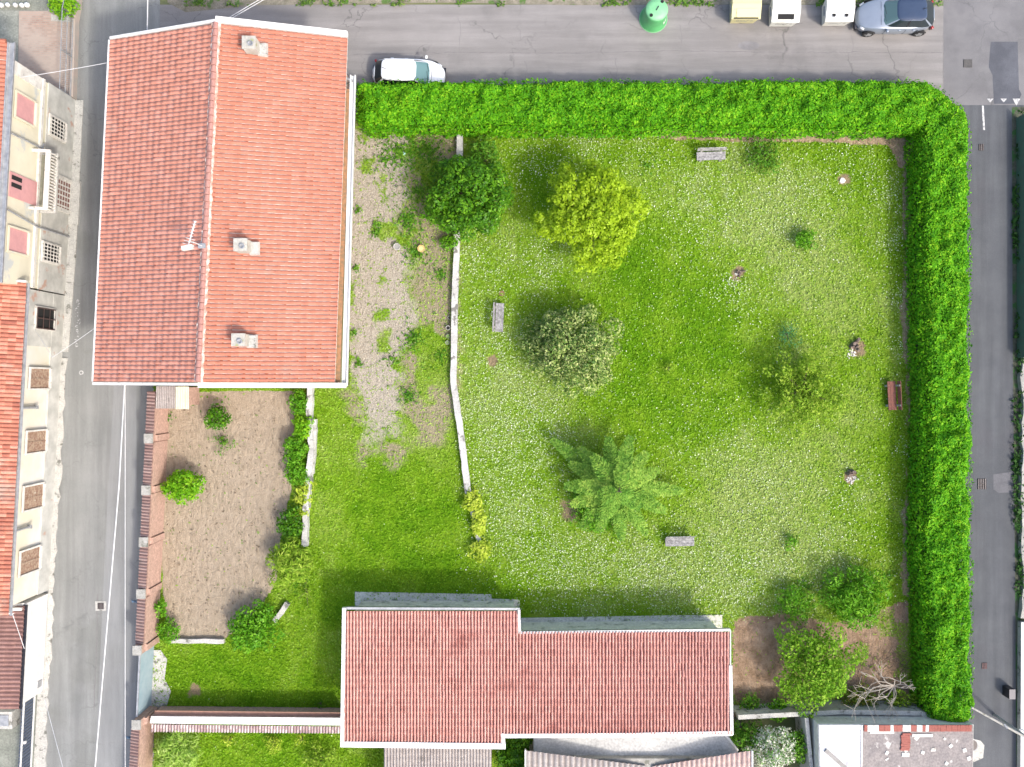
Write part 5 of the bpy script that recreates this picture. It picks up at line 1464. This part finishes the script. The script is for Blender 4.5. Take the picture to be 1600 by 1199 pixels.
# ================================================================ CABLES
def cable(pts, r, label, sag=.15, n=10, m=None):
    mb = MB()
    for a, b_ in zip(pts[:-1], pts[1:]):
        prev = a
        for i in range(1, n + 1):
            t_ = i / n; q = a.lerp(b_, t_); q = Vector((q.x, q.y, q.z - sag * 4 * t_ * (1 - t_))); mb.tube(prev, q, r, n=5, cap=False); prev = q
    return tag(mb.build('overhead_cable', m or MT['cable']), label, 'cable')
cable([ip(195, 598, 5.2), ip(186, 760, 5.2), ip(141, 1290, 5.2)], .032, 'thick white overhead cable slanting down the west street from the house', 0)
cable([ip(195.5, 598, 5.1), ip(195.5, 1330, 5.1)], .016, 'thin white overhead cable running straight down the west street', 0)
cable([ip(230, 52, 5.4), ip(232, -80, 5.4)], .028, 'white overhead cable leaving the roof towards the top edge', 0)
cable([fpt(175, .1, 5.6), ip(172, 98, 5.3)], .014, 'thin cable crossing the west street near its top from old facade to roof', .05)
cable([fpt(515, .1, 3.4), fpt(560, 1.7, 4.2), ip(150, 512, 5.0)], .012, 'very thin cable from the dark window to the big roof', .05)
cable([ip(70, 1094, 2.4), ip(101, 1210, 4.0)], .016, 'thin pale cable slanting off the annexe corner at the bottom left', 0)
cable([ip(16, 950, 4.4), ip(38, 1014, 2.8)], .016, 'thin pale cable lying over the brown annexe roof', 0)
cable([ip(348, 34, 5.0), ip(412, -4, 5.0)], .02, 'pair of grey cables behind the roof ridge, left one', 0)
cable([ip(352, 35, 5.0), ip(416, -2, 5.0)], .02, 'pair of grey cables behind the roof ridge, right one', 0)
pl = empty('leaning_pole', ip(1600, 1149, 2), 'grey lamp pole reaching over the lower east street from the right', 'pole')
mb = MB(); mb.tube(ip(1612, 1158, 3.6), ip(1518, 1106, 4.4), .07, .045, 10); mb.build('arm', MT['concrete'], pl)
mb = MB(); q = ip(1612, 1158, 3.6); mb.tube(Vector((q.x, q.y, 0)), q, .09, .07, 10); mb.build('post', MT['zinc'], pl)
mb = MB(); mb.tube(ip(1569, 1132, 4.05), ip(1574, 1139, 4.1), .05); mb.tube(ip(1592, 1140, 3.8), ip(1605, 1144, 3.8), .05); mb.build('clamps', MT['zinc'], pl)

# ================================================================ HEDGE
HP = [(569, 153), (573, 149), (800, 147), (1415, 146), (1445, 160), (1478, 190), (1486, 225), (1488, 700), (1490, 1098), (1480, 1110), (1436, 1112), (1426, 1090), (1424, 940), (1418, 860), (1424, 640), (1418, 440), (1416, 214), (800, 212), (580, 211), (569, 200)]
hedge = empty('hedge', gp(1450, 180), 'tall broad bright green laurel hedge wrapping the top and right sides of the lawn', 'hedge')
rng = np.random.default_rng(21)
def hedge_leaves(n, rng):
    gx = rng.uniform(560, 1496, n * 4); gy = rng.uniform(140, 1118, n * 4)
    d = polydist(gx, gy, HP) + (fbm(gx, gy, 30, 61) - .5) * 9
    k = d > -1.5
    return gx[k][:n * 4], gy[k][:n * 4], d[k]
gx, gy, d = hedge_leaves(260000, rng)
k = rng.random(len(gx)) < 1.0
gx, gy, d = gx[k], gy[k], d[k]
dm = d / PPM
shoulder = np.clip(dm / 0.55, 0, 1)
top = 1.5 + 0.75 * np.sqrt(np.clip(1 - (1 - shoulder) ** 2, 0, 1))
bm = vnoise(gx, gy, 11, 71); bm2 = vnoise(gx, gy, 24, 72)
z = top + 0.42 * (bm - .5) + 0.35 * (bm2 - .5) - 0.35 * rng.random(len(gx)) ** 2
# gradient of the bumps steers the leaves
e = 1.5
def hf(x, y): return 0.42 * vnoise(x, y, 11, 71) + .35 * vnoise(x, y, 24, 72)
nx = -(hf(gx + e, gy) - hf(gx - e, gy)) / (2 * e / PPM); ny_ = (hf(gx, gy + e) - hf(gx, gy - e)) / (2 * e / PPM)
Nn = np.stack([nx * .5, ny_ * .5, np.ones_like(nx)], 1)
C = np.stack([(gx - 800) / PPM, (600 - gy) / PPM, z], 1)
# sides
S = []; SN = []
n_ = len(HP)
for i in range(n_):
    a = np.array(HP[i], float); b2 = np.array(HP[(i + 1) % n_], float); L = np.hypot(*(b2 - a)) / PPM
    k = int(L * 2.0 * 150); tt = rng.random(k)[:, None]; P = a + (b2 - a) * tt
    dd = (b2 - a) / np.hypot(*(b2 - a)); nn = np.array([dd[1], -dd[0]])
    mid = (a + b2) / 2 + nn * 3
    if inpoly(mid[0], mid[1], HP): nn = -nn
    zz = rng.uniform(.03, 1.9, k)
    off = (rng.uniform(-.05, .16, k) + .22 * (vnoise(P[:, 0] * 1.0, P[:, 1] + zz * 27, 14, 73) - .4)) * PPM
    P = P + nn * off[:, None]
    S.append(np.stack([(P[:, 0] - 800) / PPM, (600 - P[:, 1]) / PPM, zz], 1)); SN.append(np.tile([nn[0], -nn[1], .5], (k, 1)))
C = np.concatenate([C] + S); Nn = np.concatenate([Nn] + SN)
M_hedge = leafmat('laurel_leaves', [(0.0, (0.03, 0.16, 0.004)), (0.35, (0.075, 0.29, 0.005)), (0.7, (0.14, 0.40, 0.008)), (1.0, (0.30, 0.53, 0.02))], .25, .6, big=1.2, bigamt=.25)
V, F = leaf_arrays(C, Nn, 0.15, rng, tilt=.55, aspect=.5)
npmesh('foliage', V, F, M_hedge, hedge, rnd=rng.random(len(F)))
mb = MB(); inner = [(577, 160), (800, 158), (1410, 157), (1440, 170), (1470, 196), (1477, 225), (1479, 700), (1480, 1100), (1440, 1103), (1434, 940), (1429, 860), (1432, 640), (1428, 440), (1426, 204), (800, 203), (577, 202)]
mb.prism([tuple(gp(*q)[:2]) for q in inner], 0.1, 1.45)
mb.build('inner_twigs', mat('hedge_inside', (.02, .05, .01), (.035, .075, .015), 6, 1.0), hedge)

# ================================================================ TREES AND SHRUBS
LM = {}
LM['maple'] = leafmat('golden_leaves', [(0, (.12, .25, .006)), (.35, (.28, .42, .01)), (.7, (.40, .58, .03)), (1, (.56, .72, .10))], .45, .6, big=1.5)
LM['laurel'] = leafmat('dark_glossy_leaves', [(0, (.018, .07, .004)), (.45, (.045, .15, .006)), (.8, (.105, .26, .01)), (1, (.20, .38, .03))], .15, .35)
LM['cream'] = leafmat('cream_tipped_leaves', [(0, (.03, .09, .015)), (.25, (.08, .17, .03)), (.55, (.24, .33, .08)), (1, (.52, .55, .24))], .2, .5, bigamt=.3)
LM['conifer'] = leafmat('blue_green_needles', [(0, (.04, .14, .015)), (.35, (.12, .27, .03)), (.7, (.24, .40, .055)), (1, (.42, .54, .10))], .2, .6)
LM['pale'] = leafmat('pale_fresh_leaves', [(0, (.12, .28, .02)), (.5, (.34, .52, .08)), (1, (.58, .68, .24))], .4, .6)
LM['fresh'] = leafmat('fresh_green_leaves', [(0, (.05, .16, .01)), (.5, (.17, .36, .015)), (1, (.38, .54, .07))], .35, .6)
LM['lime'] = leafmat('lime_leaves', [(0, (.08, .26, .008)), (.5, (.17, .42, .012)), (1, (.35, .55, .03))], .35, .5)
LM['mid'] = leafmat('mid_green_leaves', [(0, (.03, .12, .01)), (.5, (.09, .25, .015)), (1, (.22, .38, .04))], .25, .5)
LM['bright'] = leafmat('bright_green_leaves', [(0, (.04, .16, .006)), (.5, (.10, .29, .01)), (1, (.22, .44, .03))], .25, .45)
LM['yellowgreen'] = leafmat('yellow_green_leaves', [(0, (.08, .19, .01)), (.5, (.21, .36, .02)), (1, (.42, .52, .08))], .3, .5)
LM['vine'] = leafmat('vine_leaves', [(0, (.24, .38, .02)), (.5, (.44, .56, .05)), (1, (.60, .66, .12))], .35, .5)
LM['orange'] = leafmat('orange_green_leaves', [(0, (.06, .14, .01)), (.6, (.16, .22, .03)), (1, (.42, .25, .05))], .25, .5)
LM['white'] = leafmat('blossom_leaves', [(0, (.06, .2, .03)), (.35, (.16, .3, .08)), (.5, (.6, .62, .5)), (1, (.75, .74, .66))], .25, .6, bigamt=.2)
LM['teal'] = leafmat('teal_leaves', [(0, (.03, .13, .04)), (1, (.1, .3, .1))], .2, .5)

# golden tree: separate lobed clumps with gaps
def lobed(name, px, py, lobes, zt, m, label, size, per, seed, zc=3.0, cr=.42, dens_=1.0):
    rng = np.random.default_rng(seed)
    c = ip(px, py, zc); base = Vector((c.x, c.y, 0)); root = empty(name, base, label, 'tree')
    cs = []; rs = []
    for (lx, ly, lr, lz_) in lobes:
        q = ip(lx, ly, lz_); n = max(3, int(lr * lr / 30 * dens_))
        for i in range(n):
            a = rng.uniform(0, 6.28); d = lr / PPM * .93 * math.sqrt(rng.random()) * .85
            cs.append((q.x + d * math.cos(a), q.y + d * math.sin(a), lz_ * (1 - .25 * (d / (lr / PPM + .01)) ** 2) + rng.uniform(-.25, .2))); rs.append(cr * rng.uniform(.55, 1.0))
    C, Nn = clump_points(cs, rs, per, rng, squash=.8, zmin=-.2, depth=.35)
    Nn = Nn + np.array([0, 0, .5])
    leafmesh('crown', C, Nn, size, m, root, seed, tilt=.45, aspect=.75)
    t_ = MB(); top_ = Vector((base.x, base.y, zt * .62)); t_.tube(base, top_, .13, .07, 9)
    for q in cs[::2]: t_.tube(base.lerp(top_, rng.uniform(.4, 1)), Vector(q), .035, .012, 5)
    t_.build('trunk', MT['bark'], root)
    return root
lobed('golden_maple', 928, 335, [(900, 300, 36, 4.0), (945, 290, 34, 4.1), (985, 318, 32, 3.6), (935, 335, 40, 4.5), (895, 345, 34, 3.8), (860, 352, 26, 2.8), (965, 355, 36, 3.9), (925, 385, 30, 3.2), (915, 413, 16, 2.4), (955, 395, 24, 2.8), (1003, 320, 14, 2.8), (925, 268, 20, 3.0), (880, 275, 20, 3.0), (875, 320, 22, 3.4)],
      4.5, LM['maple'], 'rounded golden yellow tree with deeply lobed crown, upper middle of the lawn', .13, 85, 3, cr=.36, dens_=1.15)
bush('laurel_tree', 731, 305, 60, 3.6, LM['laurel'], 'dense dark green rounded tree standing over the kerb wall beside the gravel', 'tree', .17, 95, 44, .26, 5, top=1.0, aspect=.5, tilt=.5)
bush('laurel_shrub', 693, 325, 32, 1.7, LM['bright'], 'lower bright green growth hugging the left side of the dark rounded tree', 'shrub', .15, 90, 18, .34, 6)
bush('laurel_shrub', 757, 245, 30, 1.5, LM['mid'], 'loose mid green shrub between the dark rounded tree and the north hedge', 'shrub', .14, 55, 18, .34, 7)
bush('ground_shrub', 702, 380, 16, .8, LM['bright'], 'small bright shrub at the kerb wall below the dark rounded tree', 'shrub', .12, 110, 10, .4, 8)
bush('variegated_tree', 896, 546, 63, 3.0, LM['cream'], 'rounded tree with cream tipped leaves and dark gaps in the middle of the lawn', 'tree', .14, 100, 46, .23, 9, irregular=.35, fill=.35, top=.9)
bush('variegated_shrub', 850, 535, 42, 1.5, LM['cream'], 'low spreading cream tipped branches left of the variegated tree', 'shrub', .12, 60, 22, .28, 10, irregular=.5, fill=.5)
bush('thin_tree', 1256, 612, 54, 2.2, LM['yellowgreen'], 'thin see-through yellow green young tree on the right of the lawn', 'tree', .13, 90, 44, .2, 12, irregular=.5, fill=.4, top=.9)
bush('lawn_shrub', 1194, 243, 34, .8, LM['mid'], 'low loose shrub to the right of the top bench', 'shrub', .11, 40, 18, .34, 13, irregular=.5, trunk=False)
bush('lawn_shrub', 1257, 376, 19, .9, LM['bright'], 'small bright green shrub alone on the upper right of the lawn', 'shrub', .13, 80, 12, .38, 14, irregular=.5, trunk=False)
bush('lawn_shrub', 1230, 523, 20, .7, LM['teal'], 'small hazy blue green plant on the right middle of the lawn', 'shrub', .08, 50, 12, .38, 15, irregular=.5, trunk=False)
bush('lawn_shrub', 1045, 575, 13, .5, LM['yellowgreen'], 'tiny pale plant in the middle of the lush green patch', 'shrub', .1, 50, 8, .4, 16, trunk=False)
bush('lawn_shrub', 1238, 847, 13, .6, LM['bright'], 'tiny bright shrub on the lower right lawn right of the lower grey bench', 'shrub', .12, 60, 9, .4, 17, irregular=.5, trunk=False)
bush('corner_shrub', 1338, 935, 48, 1.6, LM['bright'], 'broad vivid green shrub above the brown soil corner', 'shrub', .18, 75, 26, .3, 18, irregular=.45, aspect=.35)
bush('corner_shrub', 1246, 943, 30, 1.2, LM['bright'], 'smaller green shrub left of the broad vivid one above the brown soil', 'shrub', .16, 70, 16, .34, 19, irregular=.4, aspect=.35)
bush('fruit_tree', 1275, 1045, 62, 3.2, LM['fresh'], 'yellow green fruit tree standing in the brown soil corner', 'tree', .15, 60, 48, .24, 20, irregular=.4, top=.9)
bush('ivy_mound', 1213, 1110, 20, 1.0, LM['bright'], 'round green mound at the foot of the cement wall left of the fruit tree', 'shrub', .13, 100, 14, .36, 21, trunk=False)
bush('ivy_mound', 1172, 1104, 20, .8, LM['mid'], 'dark low growth at the right end of the low house', 'shrub', .12, 80, 12, .36, 22, trunk=False)
bush('orange_shrub', 1345, 1092, 30, 1.0, LM['orange'], 'low orange and green shrub under the bare branches', 'shrub', .12, 60, 18, .34, 23, irregular=.4, ell=(1.1, .6), trunk=False)
bush('orange_shrub', 1402, 1096, 24, 1.0, LM['yellowgreen'], 'low yellow green shrub under the bare branches next to the hedge', 'shrub', .12, 60, 16, .34, 24, irregular=.4, ell=(1, .8), trunk=False)
bush('blossom_tree', 1205, 1172, 36, 3.0, LM['white'], 'white blossoming tree at the bottom edge beside the pale flat roof', 'tree', .12, 90, 32, .28, 25, irregular=.4)
bush('yard_shrub', 1168, 1152, 26, 2.0, LM['mid'], 'dark green shrub left of the white blossoming tree', 'shrub', .15, 80, 18, .32, 26)
bush('yard_shrub', 1248, 1165, 24, 2.0, LM['mid'], 'green shrub squeezed between the blossoming tree and the block wall', 'shrub', .15, 80, 18, .32, 27)
bush('yard_shrub', 805, 1182, 30, 1.8, LM['laurel'], 'dark glossy shrub in the gap between carport roof and cement terrace', 'shrub', .16, 95, 22, .3, 28)
# plot
bush('red_tipped_shrub', 339, 653, 20, 1.5, LM['laurel'], 'compact dark green shrub in the upper part of the brown plot', 'shrub', .13, 110, 22, .3, 30)
bush('weed_patch', 349, 690, 22, .35, LM['mid'], 'straggly weeds just below the compact dark shrub in the plot', 'weeds', .1, 40, 12, .3, 31, irregular=.7, trunk=False)
bush('lime_shrub', 288, 758, 27, 1.7, LM['lime'], 'lime green shrub leaning over the street wall from the plot', 'shrub', .15, 110, 24, .32, 32)
bush('lime_shrub', 262, 762, 12, 1.5, LM['lime'], 'small lime green sprig touching the street wall pier', 'shrub', .13, 100, 9, .4, 33, trunk=False)
for k, (x, y, r, h, mm, lb) in enumerate([
    (466, 630, 19, .9, 'bright', 'topmost bright clump of the creeper along the crumbling plot wall'),
    (473, 668, 18, 1.0, 'lime', 'lime green clump of the creeper just below the topmost one'),
    (461, 703, 22, 1.0, 'bright', 'broad dark clump of the creeper halfway along the plot wall'),
    (464, 738, 21, .9, 'bright', 'creeper clump above the yellow vine leaves on the plot wall'),
    (452, 818, 23, 1.2, 'laurel', 'dark green bush filling the right edge of the plot below the vine')]):
    bush('creeper', x, y, r, h, LM[mm], lb, 'shrub', .14, 100, 14, .36, 40 + k, ell=(.85, 1.25), trunk=False)
bush('vine', 474, 768, 17, .8, LM['vine'], 'pale yellow vine leaves over the crumbling plot wall', 'vine', .17, 60, 9, .4, 46, ell=(.8, 1.3), trunk=False, irregular=.5)
bush('vine', 473, 802, 13, .7, LM['vine'], 'little tuft of yellow vine leaves lower on the plot wall', 'vine', .16, 60, 7, .4, 47, trunk=False, irregular=.5)
bush('vine', 740, 785, 18, .6, LM['vine'], 'yellow vine leaves where the low kerb wall starts to narrow', 'vine', .19, 110, 9, .4, 48, ell=(.9, 1.4), trunk=False, irregular=.5)
bush('vine', 747, 822, 17, .6, LM['vine'], 'yellow vine leaves halfway down the narrow end of the kerb wall', 'vine', .19, 110, 9, .4, 49, ell=(.8, 1.4), trunk=False, irregular=.5)
bush('vine', 752, 860, 19, .6, LM['vine'], 'clump of yellow vine leaves at the very end of the kerb wall', 'vine', .17, 60, 10, .4, 50, ell=(.9, 1.3), trunk=False, irregular=.5)
bush('climbing_plant', 252, 950, 13, 1.2, LM['bright'], 'upright green climber against the street wall at the lower left of the plot', 'shrub', .13, 90, 11, .4, 51, ell=(.6, 1.4), trunk=False)
bush('climbing_plant', 262, 985, 19, .9, LM['bright'], 'green climber spilling over the lower left corner of the plot', 'shrub', .13, 100, 14, .36, 52, trunk=False)
bush('rose_bush', 397, 982, 36, 1.4, LM['bright'], 'wide fresh green bush at the lower right corner of the plot', 'shrub', .15, 85, 26, .3, 53, irregular=.45)
bush('grassy_mound', 478, 925, 18, .5, LM['yellowgreen'], 'loose yellow green growth right of the curved stone edging', 'shrub', .1, 30, 12, .36, 54, irregular=.6, trunk=False, ell=(.7, 1.6))

# spiky plants: arching blades around a centre
def spiky(name, px, py, rad, h, m, label, nblade, seed, wd=.05, droop=.5, cat='shrub', tiers=1):
    rng = np.random.default_rng(seed); zc = h * .5; c = ip(px, py, zc); R = rad / PPM; base = Vector((c.x, c.y, 0)); root = empty(name, base, label, cat)
    Cs = []; Vv = []; Ff = []; n = 0
    for i in range(nblade):
        a = rng.uniform(0, 6.28); L = R * rng.uniform(.5, 1.05); o = np.array([base.x, base.y, 0]) + np.array([math.cos(a), math.sin(a), 0]) * rng.uniform(0, .2) * R
        dv = np.array([math.cos(a), math.sin(a), 0]); sd = np.array([-math.sin(a), math.cos(a), 0]); hh = h * rng.uniform(.6, 1.0)
        rise = rng.uniform(.3, 1.0)
        for s in range(5):
            t0 = s / 5; t1 = (s + 1) / 5
            for t_ in (t0, t1):
                p = o + dv * L * t_ + np.array([0, 0, hh * (math.sin(t_ * math.pi * .62 + .25) * rise + .1)]); w_ = wd * (1 - t_ * .85)
                Vv += [p - sd * w_, p + sd * w_]
            Ff.append((n, n + 1, n + 3, n + 2)); n += 4
    Vv = np.array(Vv); Vv[:, 2] = np.maximum(Vv[:, 2], .03)
    npmesh('foliage', Vv, np.array(Ff), m, root, rnd=np.repeat(rng.random(nblade), 5))
    MB().tube(base, base + Vector((0, 0, h * .4)), .1, .05, 7).build('stems', MT['bark'], root)
    return root
bush('grassy_shrub', 457, 883, 36, 1.6, LM['yellowgreen'], 'big arching yellow green shrub at the right edge of the plot bottom', 'shrub', .26, 75, 28, .3, 60, irregular=.4, aspect=.2, tilt=.45)
bush('feathery_shrub', 274, 1174, 36, 1.6, LM['pale'], 'rounded pale green feathery shrub below the garden wall at the lower left', 'shrub', .24, 80, 28, .3, 61, irregular=.3, aspect=.2, tilt=.45)
spiky('grass_clump', 1200, 250, 22, .5, LM['yellowgreen'], 'yellowish grass clump growing through the low shrub beside the top bench', 120, 62, .025, cat='plant')
bush('yellow_shrub', 427, 1163, 15, .7, LM['vine'], 'yellow green flowering shrub below the tile coping, nearer the low house', 'shrub', .1, 70, 12, .36, 63, trunk=False)
bush('yellow_shrub', 358, 1157, 12, .6, LM['vine'], 'small yellow flowering shrub below the tile coping, nearer the palm', 'shrub', .1, 60, 10, .36, 64, trunk=False)
bush('yellow_shrub', 470, 1156, 10, .6, LM['vine'], 'yellow flowering sprig directly under the coping close to the low house', 'shrub', .1, 60, 8, .36, 65, trunk=False)
bush('hedge_bush', 500, 1190, 26, .8, LM['yellowgreen'], 'low yellow green bush at the bottom edge left of the carport', 'shrub', .12, 50, 16, .34, 66, trunk=False, irregular=.5)
bush('planter_shrub', 95, 2, 22, 1.9, LM['lime'], 'bright green clipped shrub growing in the grey square planter', 'shrub', .13, 120, 22, .32, 67, zc=1.4)
bush('dark_bush', 500, 1100, 8, .3, LM['mid'], 'tiny weed tuft before the garden wall', 'weeds', .1, 30, 6, .36, 68, trunk=False)

# conifer with star shaped arms
rng = np.random.default_rng(90)
zc = 2.2; c0 = ip(962, 762, zc); cb = Vector((c0.x, c0.y, 0)); con = empty('conifer', cb, 'spreading blue green conifer with star shaped feathery arms in the lower lawn', 'tree')
tips = [(862, 688, 1.0), (905, 700, 1.5), (950, 684, 1.9), (985, 682, 1.7), (1012, 708, 1.4), (1030, 735, 1.2), (1068, 768, .9), (1040, 800, 1.0), (1010, 835, 1.0), (972, 845, .9), (935, 830, 1.0), (908, 826, .8), (893, 790, 1.3), (882, 760, 1.3), (890, 725, 1.6),
        (926, 712, 2.8), (1000, 735, 2.7), (1000, 795, 2.3), (945, 812, 2.3), (905, 760, 2.7), (975, 718, 3.2), (935, 775, 3.4), (985, 780, 3.3)]
Cs = []; Ns = []; Dr = []
brm = MB(); topz = 4.4
Rb = []
for (tx, ty, tz) in tips:
    rb_ = rng.random()
    tip = ip(tx, ty, tz); st = Vector((c0.x, c0.y, min(topz, tz + .55))); dv = tip - st; L = dv.length; d = dv.normalized(); side = Vector((-d.y, d.x, 0)).normalized()
    brm.tube(st, tip, .045, .012, 5)
    k = int(L / .07)
    for i in range(k):
        t_ = (i + .5) / k; p = st + dv * t_ + Vector((0, 0, .12 * math.sin(t_ * 3.1)))
        tl = (.72 if L > 2 else .6) * (1 - t_) ** .6 * min(1, .35 + t_ * 2.2) + .08
        for sg in (-1, 1):
            dirn = (side * sg + d * .75 + Vector((0, 0, rng.uniform(-.25, .1)))).normalized()
            m_ = max(2, int(tl / .055))
            for q in range(m_):
                s = (q + .5) / m_; P = p + dirn * tl * s
                Cs.append(P + Vector(rng.normal(size=3) * .012)); Rb.append(.45 * rb_ + .55 * rng.random()); Dr.append(dirn + Vector(rng.normal(size=3) * .35)); Ns.append(Vector((0, 0, 1)) + Vector(rng.normal(size=3) * .45))
Cs = np.array([tuple(q) for q in Cs]); Dr = np.array([tuple(q) for q in Dr]); Ns = np.array([tuple(q) for q in Ns])
U = Dr / np.linalg.norm(Dr, axis=1, keepdims=True); W_ = np.cross(Ns, U); W_ /= np.linalg.norm(W_, axis=1, keepdims=True)
Ln = .17; V = np.empty((len(Cs), 4, 3)); V[:, 0] = Cs - U * Ln / 2; V[:, 1] = Cs + W_ * .035; V[:, 2] = Cs + U * Ln / 2; V[:, 3] = Cs - W_ * .035
npmesh('crown', V.reshape(-1, 3), np.arange(len(Cs) * 4).reshape(-1, 4), LM['conifer'], con, rnd=Rb)
brm.tube(cb, cb + Vector((0, 0, topz)), .14, .03, 9)
brm.build('trunk', MT['bark'], con)
bush('underwood', 930, 795, 44, .9, LM['bright'], 'dark green low growth under the left side of the conifer', 'shrub', .12, 70, 20, .32, 91, trunk=False, irregular=.4)

# bare tree
bt = empty('bare_tree', ip(1395, 1075, 1.0), 'leafless pale grey tree with forking twigs beside the hedge end', 'tree'); bt.location.z = 0
mb = MB(); rng = np.random.default_rng(33)
b0_ = Vector((bt.location.x, bt.location.y, 0)); fk = ip(1397, 1072, 1.2); mb.tube(b0_, fk, .06, .045, 7)
def twig(p, d, L, r, dep):
    if dep == 0 or r < .006: return
    q = p + d * L; mb.tube(p, q, r, r * .7, 5)
    for k in range(2 if dep > 1 else 1):
        nd = (d + Vector((rng.normal() * .55, rng.normal() * .55, rng.normal() * .2))).normalized(); twig(q, nd, L * .78, r * .68, dep - 1)
for (tx, ty) in ((1318, 1078), (1348, 1070), (1350, 1100), (1368, 1060), (1420, 1066), (1422, 1080), (1396, 1118), (1372, 1112), (1405, 1104), (1400, 1050), (1345, 1088)):
    tt = ip(tx, ty, 2.0); d = (tt - fk); L = d.length; twig(fk, d.normalized(), L * .42, .034, 4)
mb.build('trunk', mat('pale_bare_wood', (.42, .38, .32), (.3, .26, .22), 6), bt)
mb = MB()
for i in range(40):
    p = gp(rng.uniform(1372, 1412), rng.uniform(1018, 1050), rng.uniform(.05, .4)); a = rng.uniform(0, 3.14); mb.tube(p, p + Vector((math.cos(a) * .6, math.sin(a) * .6, rng.uniform(-.1, .2))), .014, .008, 4)
tag(mb.build('brushwood', MT['bark']), 'dark heap of cut brushwood in the shaded soil beside the hedge', kind='stuff')
# self-sown weeds on gravel and around walls
rng = np.random.default_rng(50)
cl = []
for (x, y, r, n) in [(625, 240, 40, 900), (665, 235, 30, 700), (560, 330, 6, 60), (556, 420, 5, 60), (553, 520, 5, 50), (590, 352, 8, 70), (588, 366, 7, 90), (640, 345, 22, 500), (650, 395, 20, 300), (645, 530, 18, 350), (640, 620, 12, 200), (612, 560, 10, 60),
                     (560, 570, 7, 70), (690, 430, 16, 160), (655, 300, 20, 300), (600, 250, 10, 50), (690, 560, 20, 150), (470, 905, 14, 120), (335, 615, 60, 50), (262, 655, 8, 60), (258, 640, 5, 30), (1255, 912, 14, 200), (1010, 258, 18, 60), (1390, 900, 14, 80)]:
    a = rng.uniform(0, 6.28, n); d = r * np.abs(rng.normal(size=n)) * .75 * (.6 + .8 * np.sin(a * 3 + x) ** 2); n = n; cl.append(np.stack([x + d * np.cos(a), y + d * np.sin(a)], 1))
cl = np.concatenate(cl); C = np.stack([(cl[:, 0] - 800) / PPM, (600 - cl[:, 1]) / PPM, rng.uniform(.04, .2, len(cl))], 1)
V, F = leaf_arrays(C, np.tile([[0, 0, 1.]], (len(C), 1)), .14, rng)
tag(npmesh('gravel_weeds', V, F, LM['mid'], rnd=rng.random(len(C)), origin=False), kind='stuff')

rng = np.random.default_rng(123)
x = rng.uniform(255, 460, 2600); y = rng.uniform(640, 1000, 2600); d = polydist(x, y, P_plot); k = (d > 6) & ((rng.random(2600) < .25) | (np.abs((x + 3 * fbm(x, y, 40, 5)) % 26 - 13) < 2.5)); x, y = x[k], y[k]
C = np.stack([(x - 800) / PPM, (600 - y) / PPM, np.full(len(x), .05)], 1)
V, F = leaf_arrays(C, np.tile([[0, 0, 1.]], (len(C), 1)), .11, rng, tilt=.6, aspect=.7)
tag(npmesh('soil_clods', V, F, leafmat('clod_earth', [(0, (.17, .13, .09)), (.8, (.36, .3, .22)), (.9, (.12, .17, .05)), (1, (.2, .28, .08))], 0, .9, bigamt=0), rnd=rng.random(len(C)), origin=False), kind='stuff')
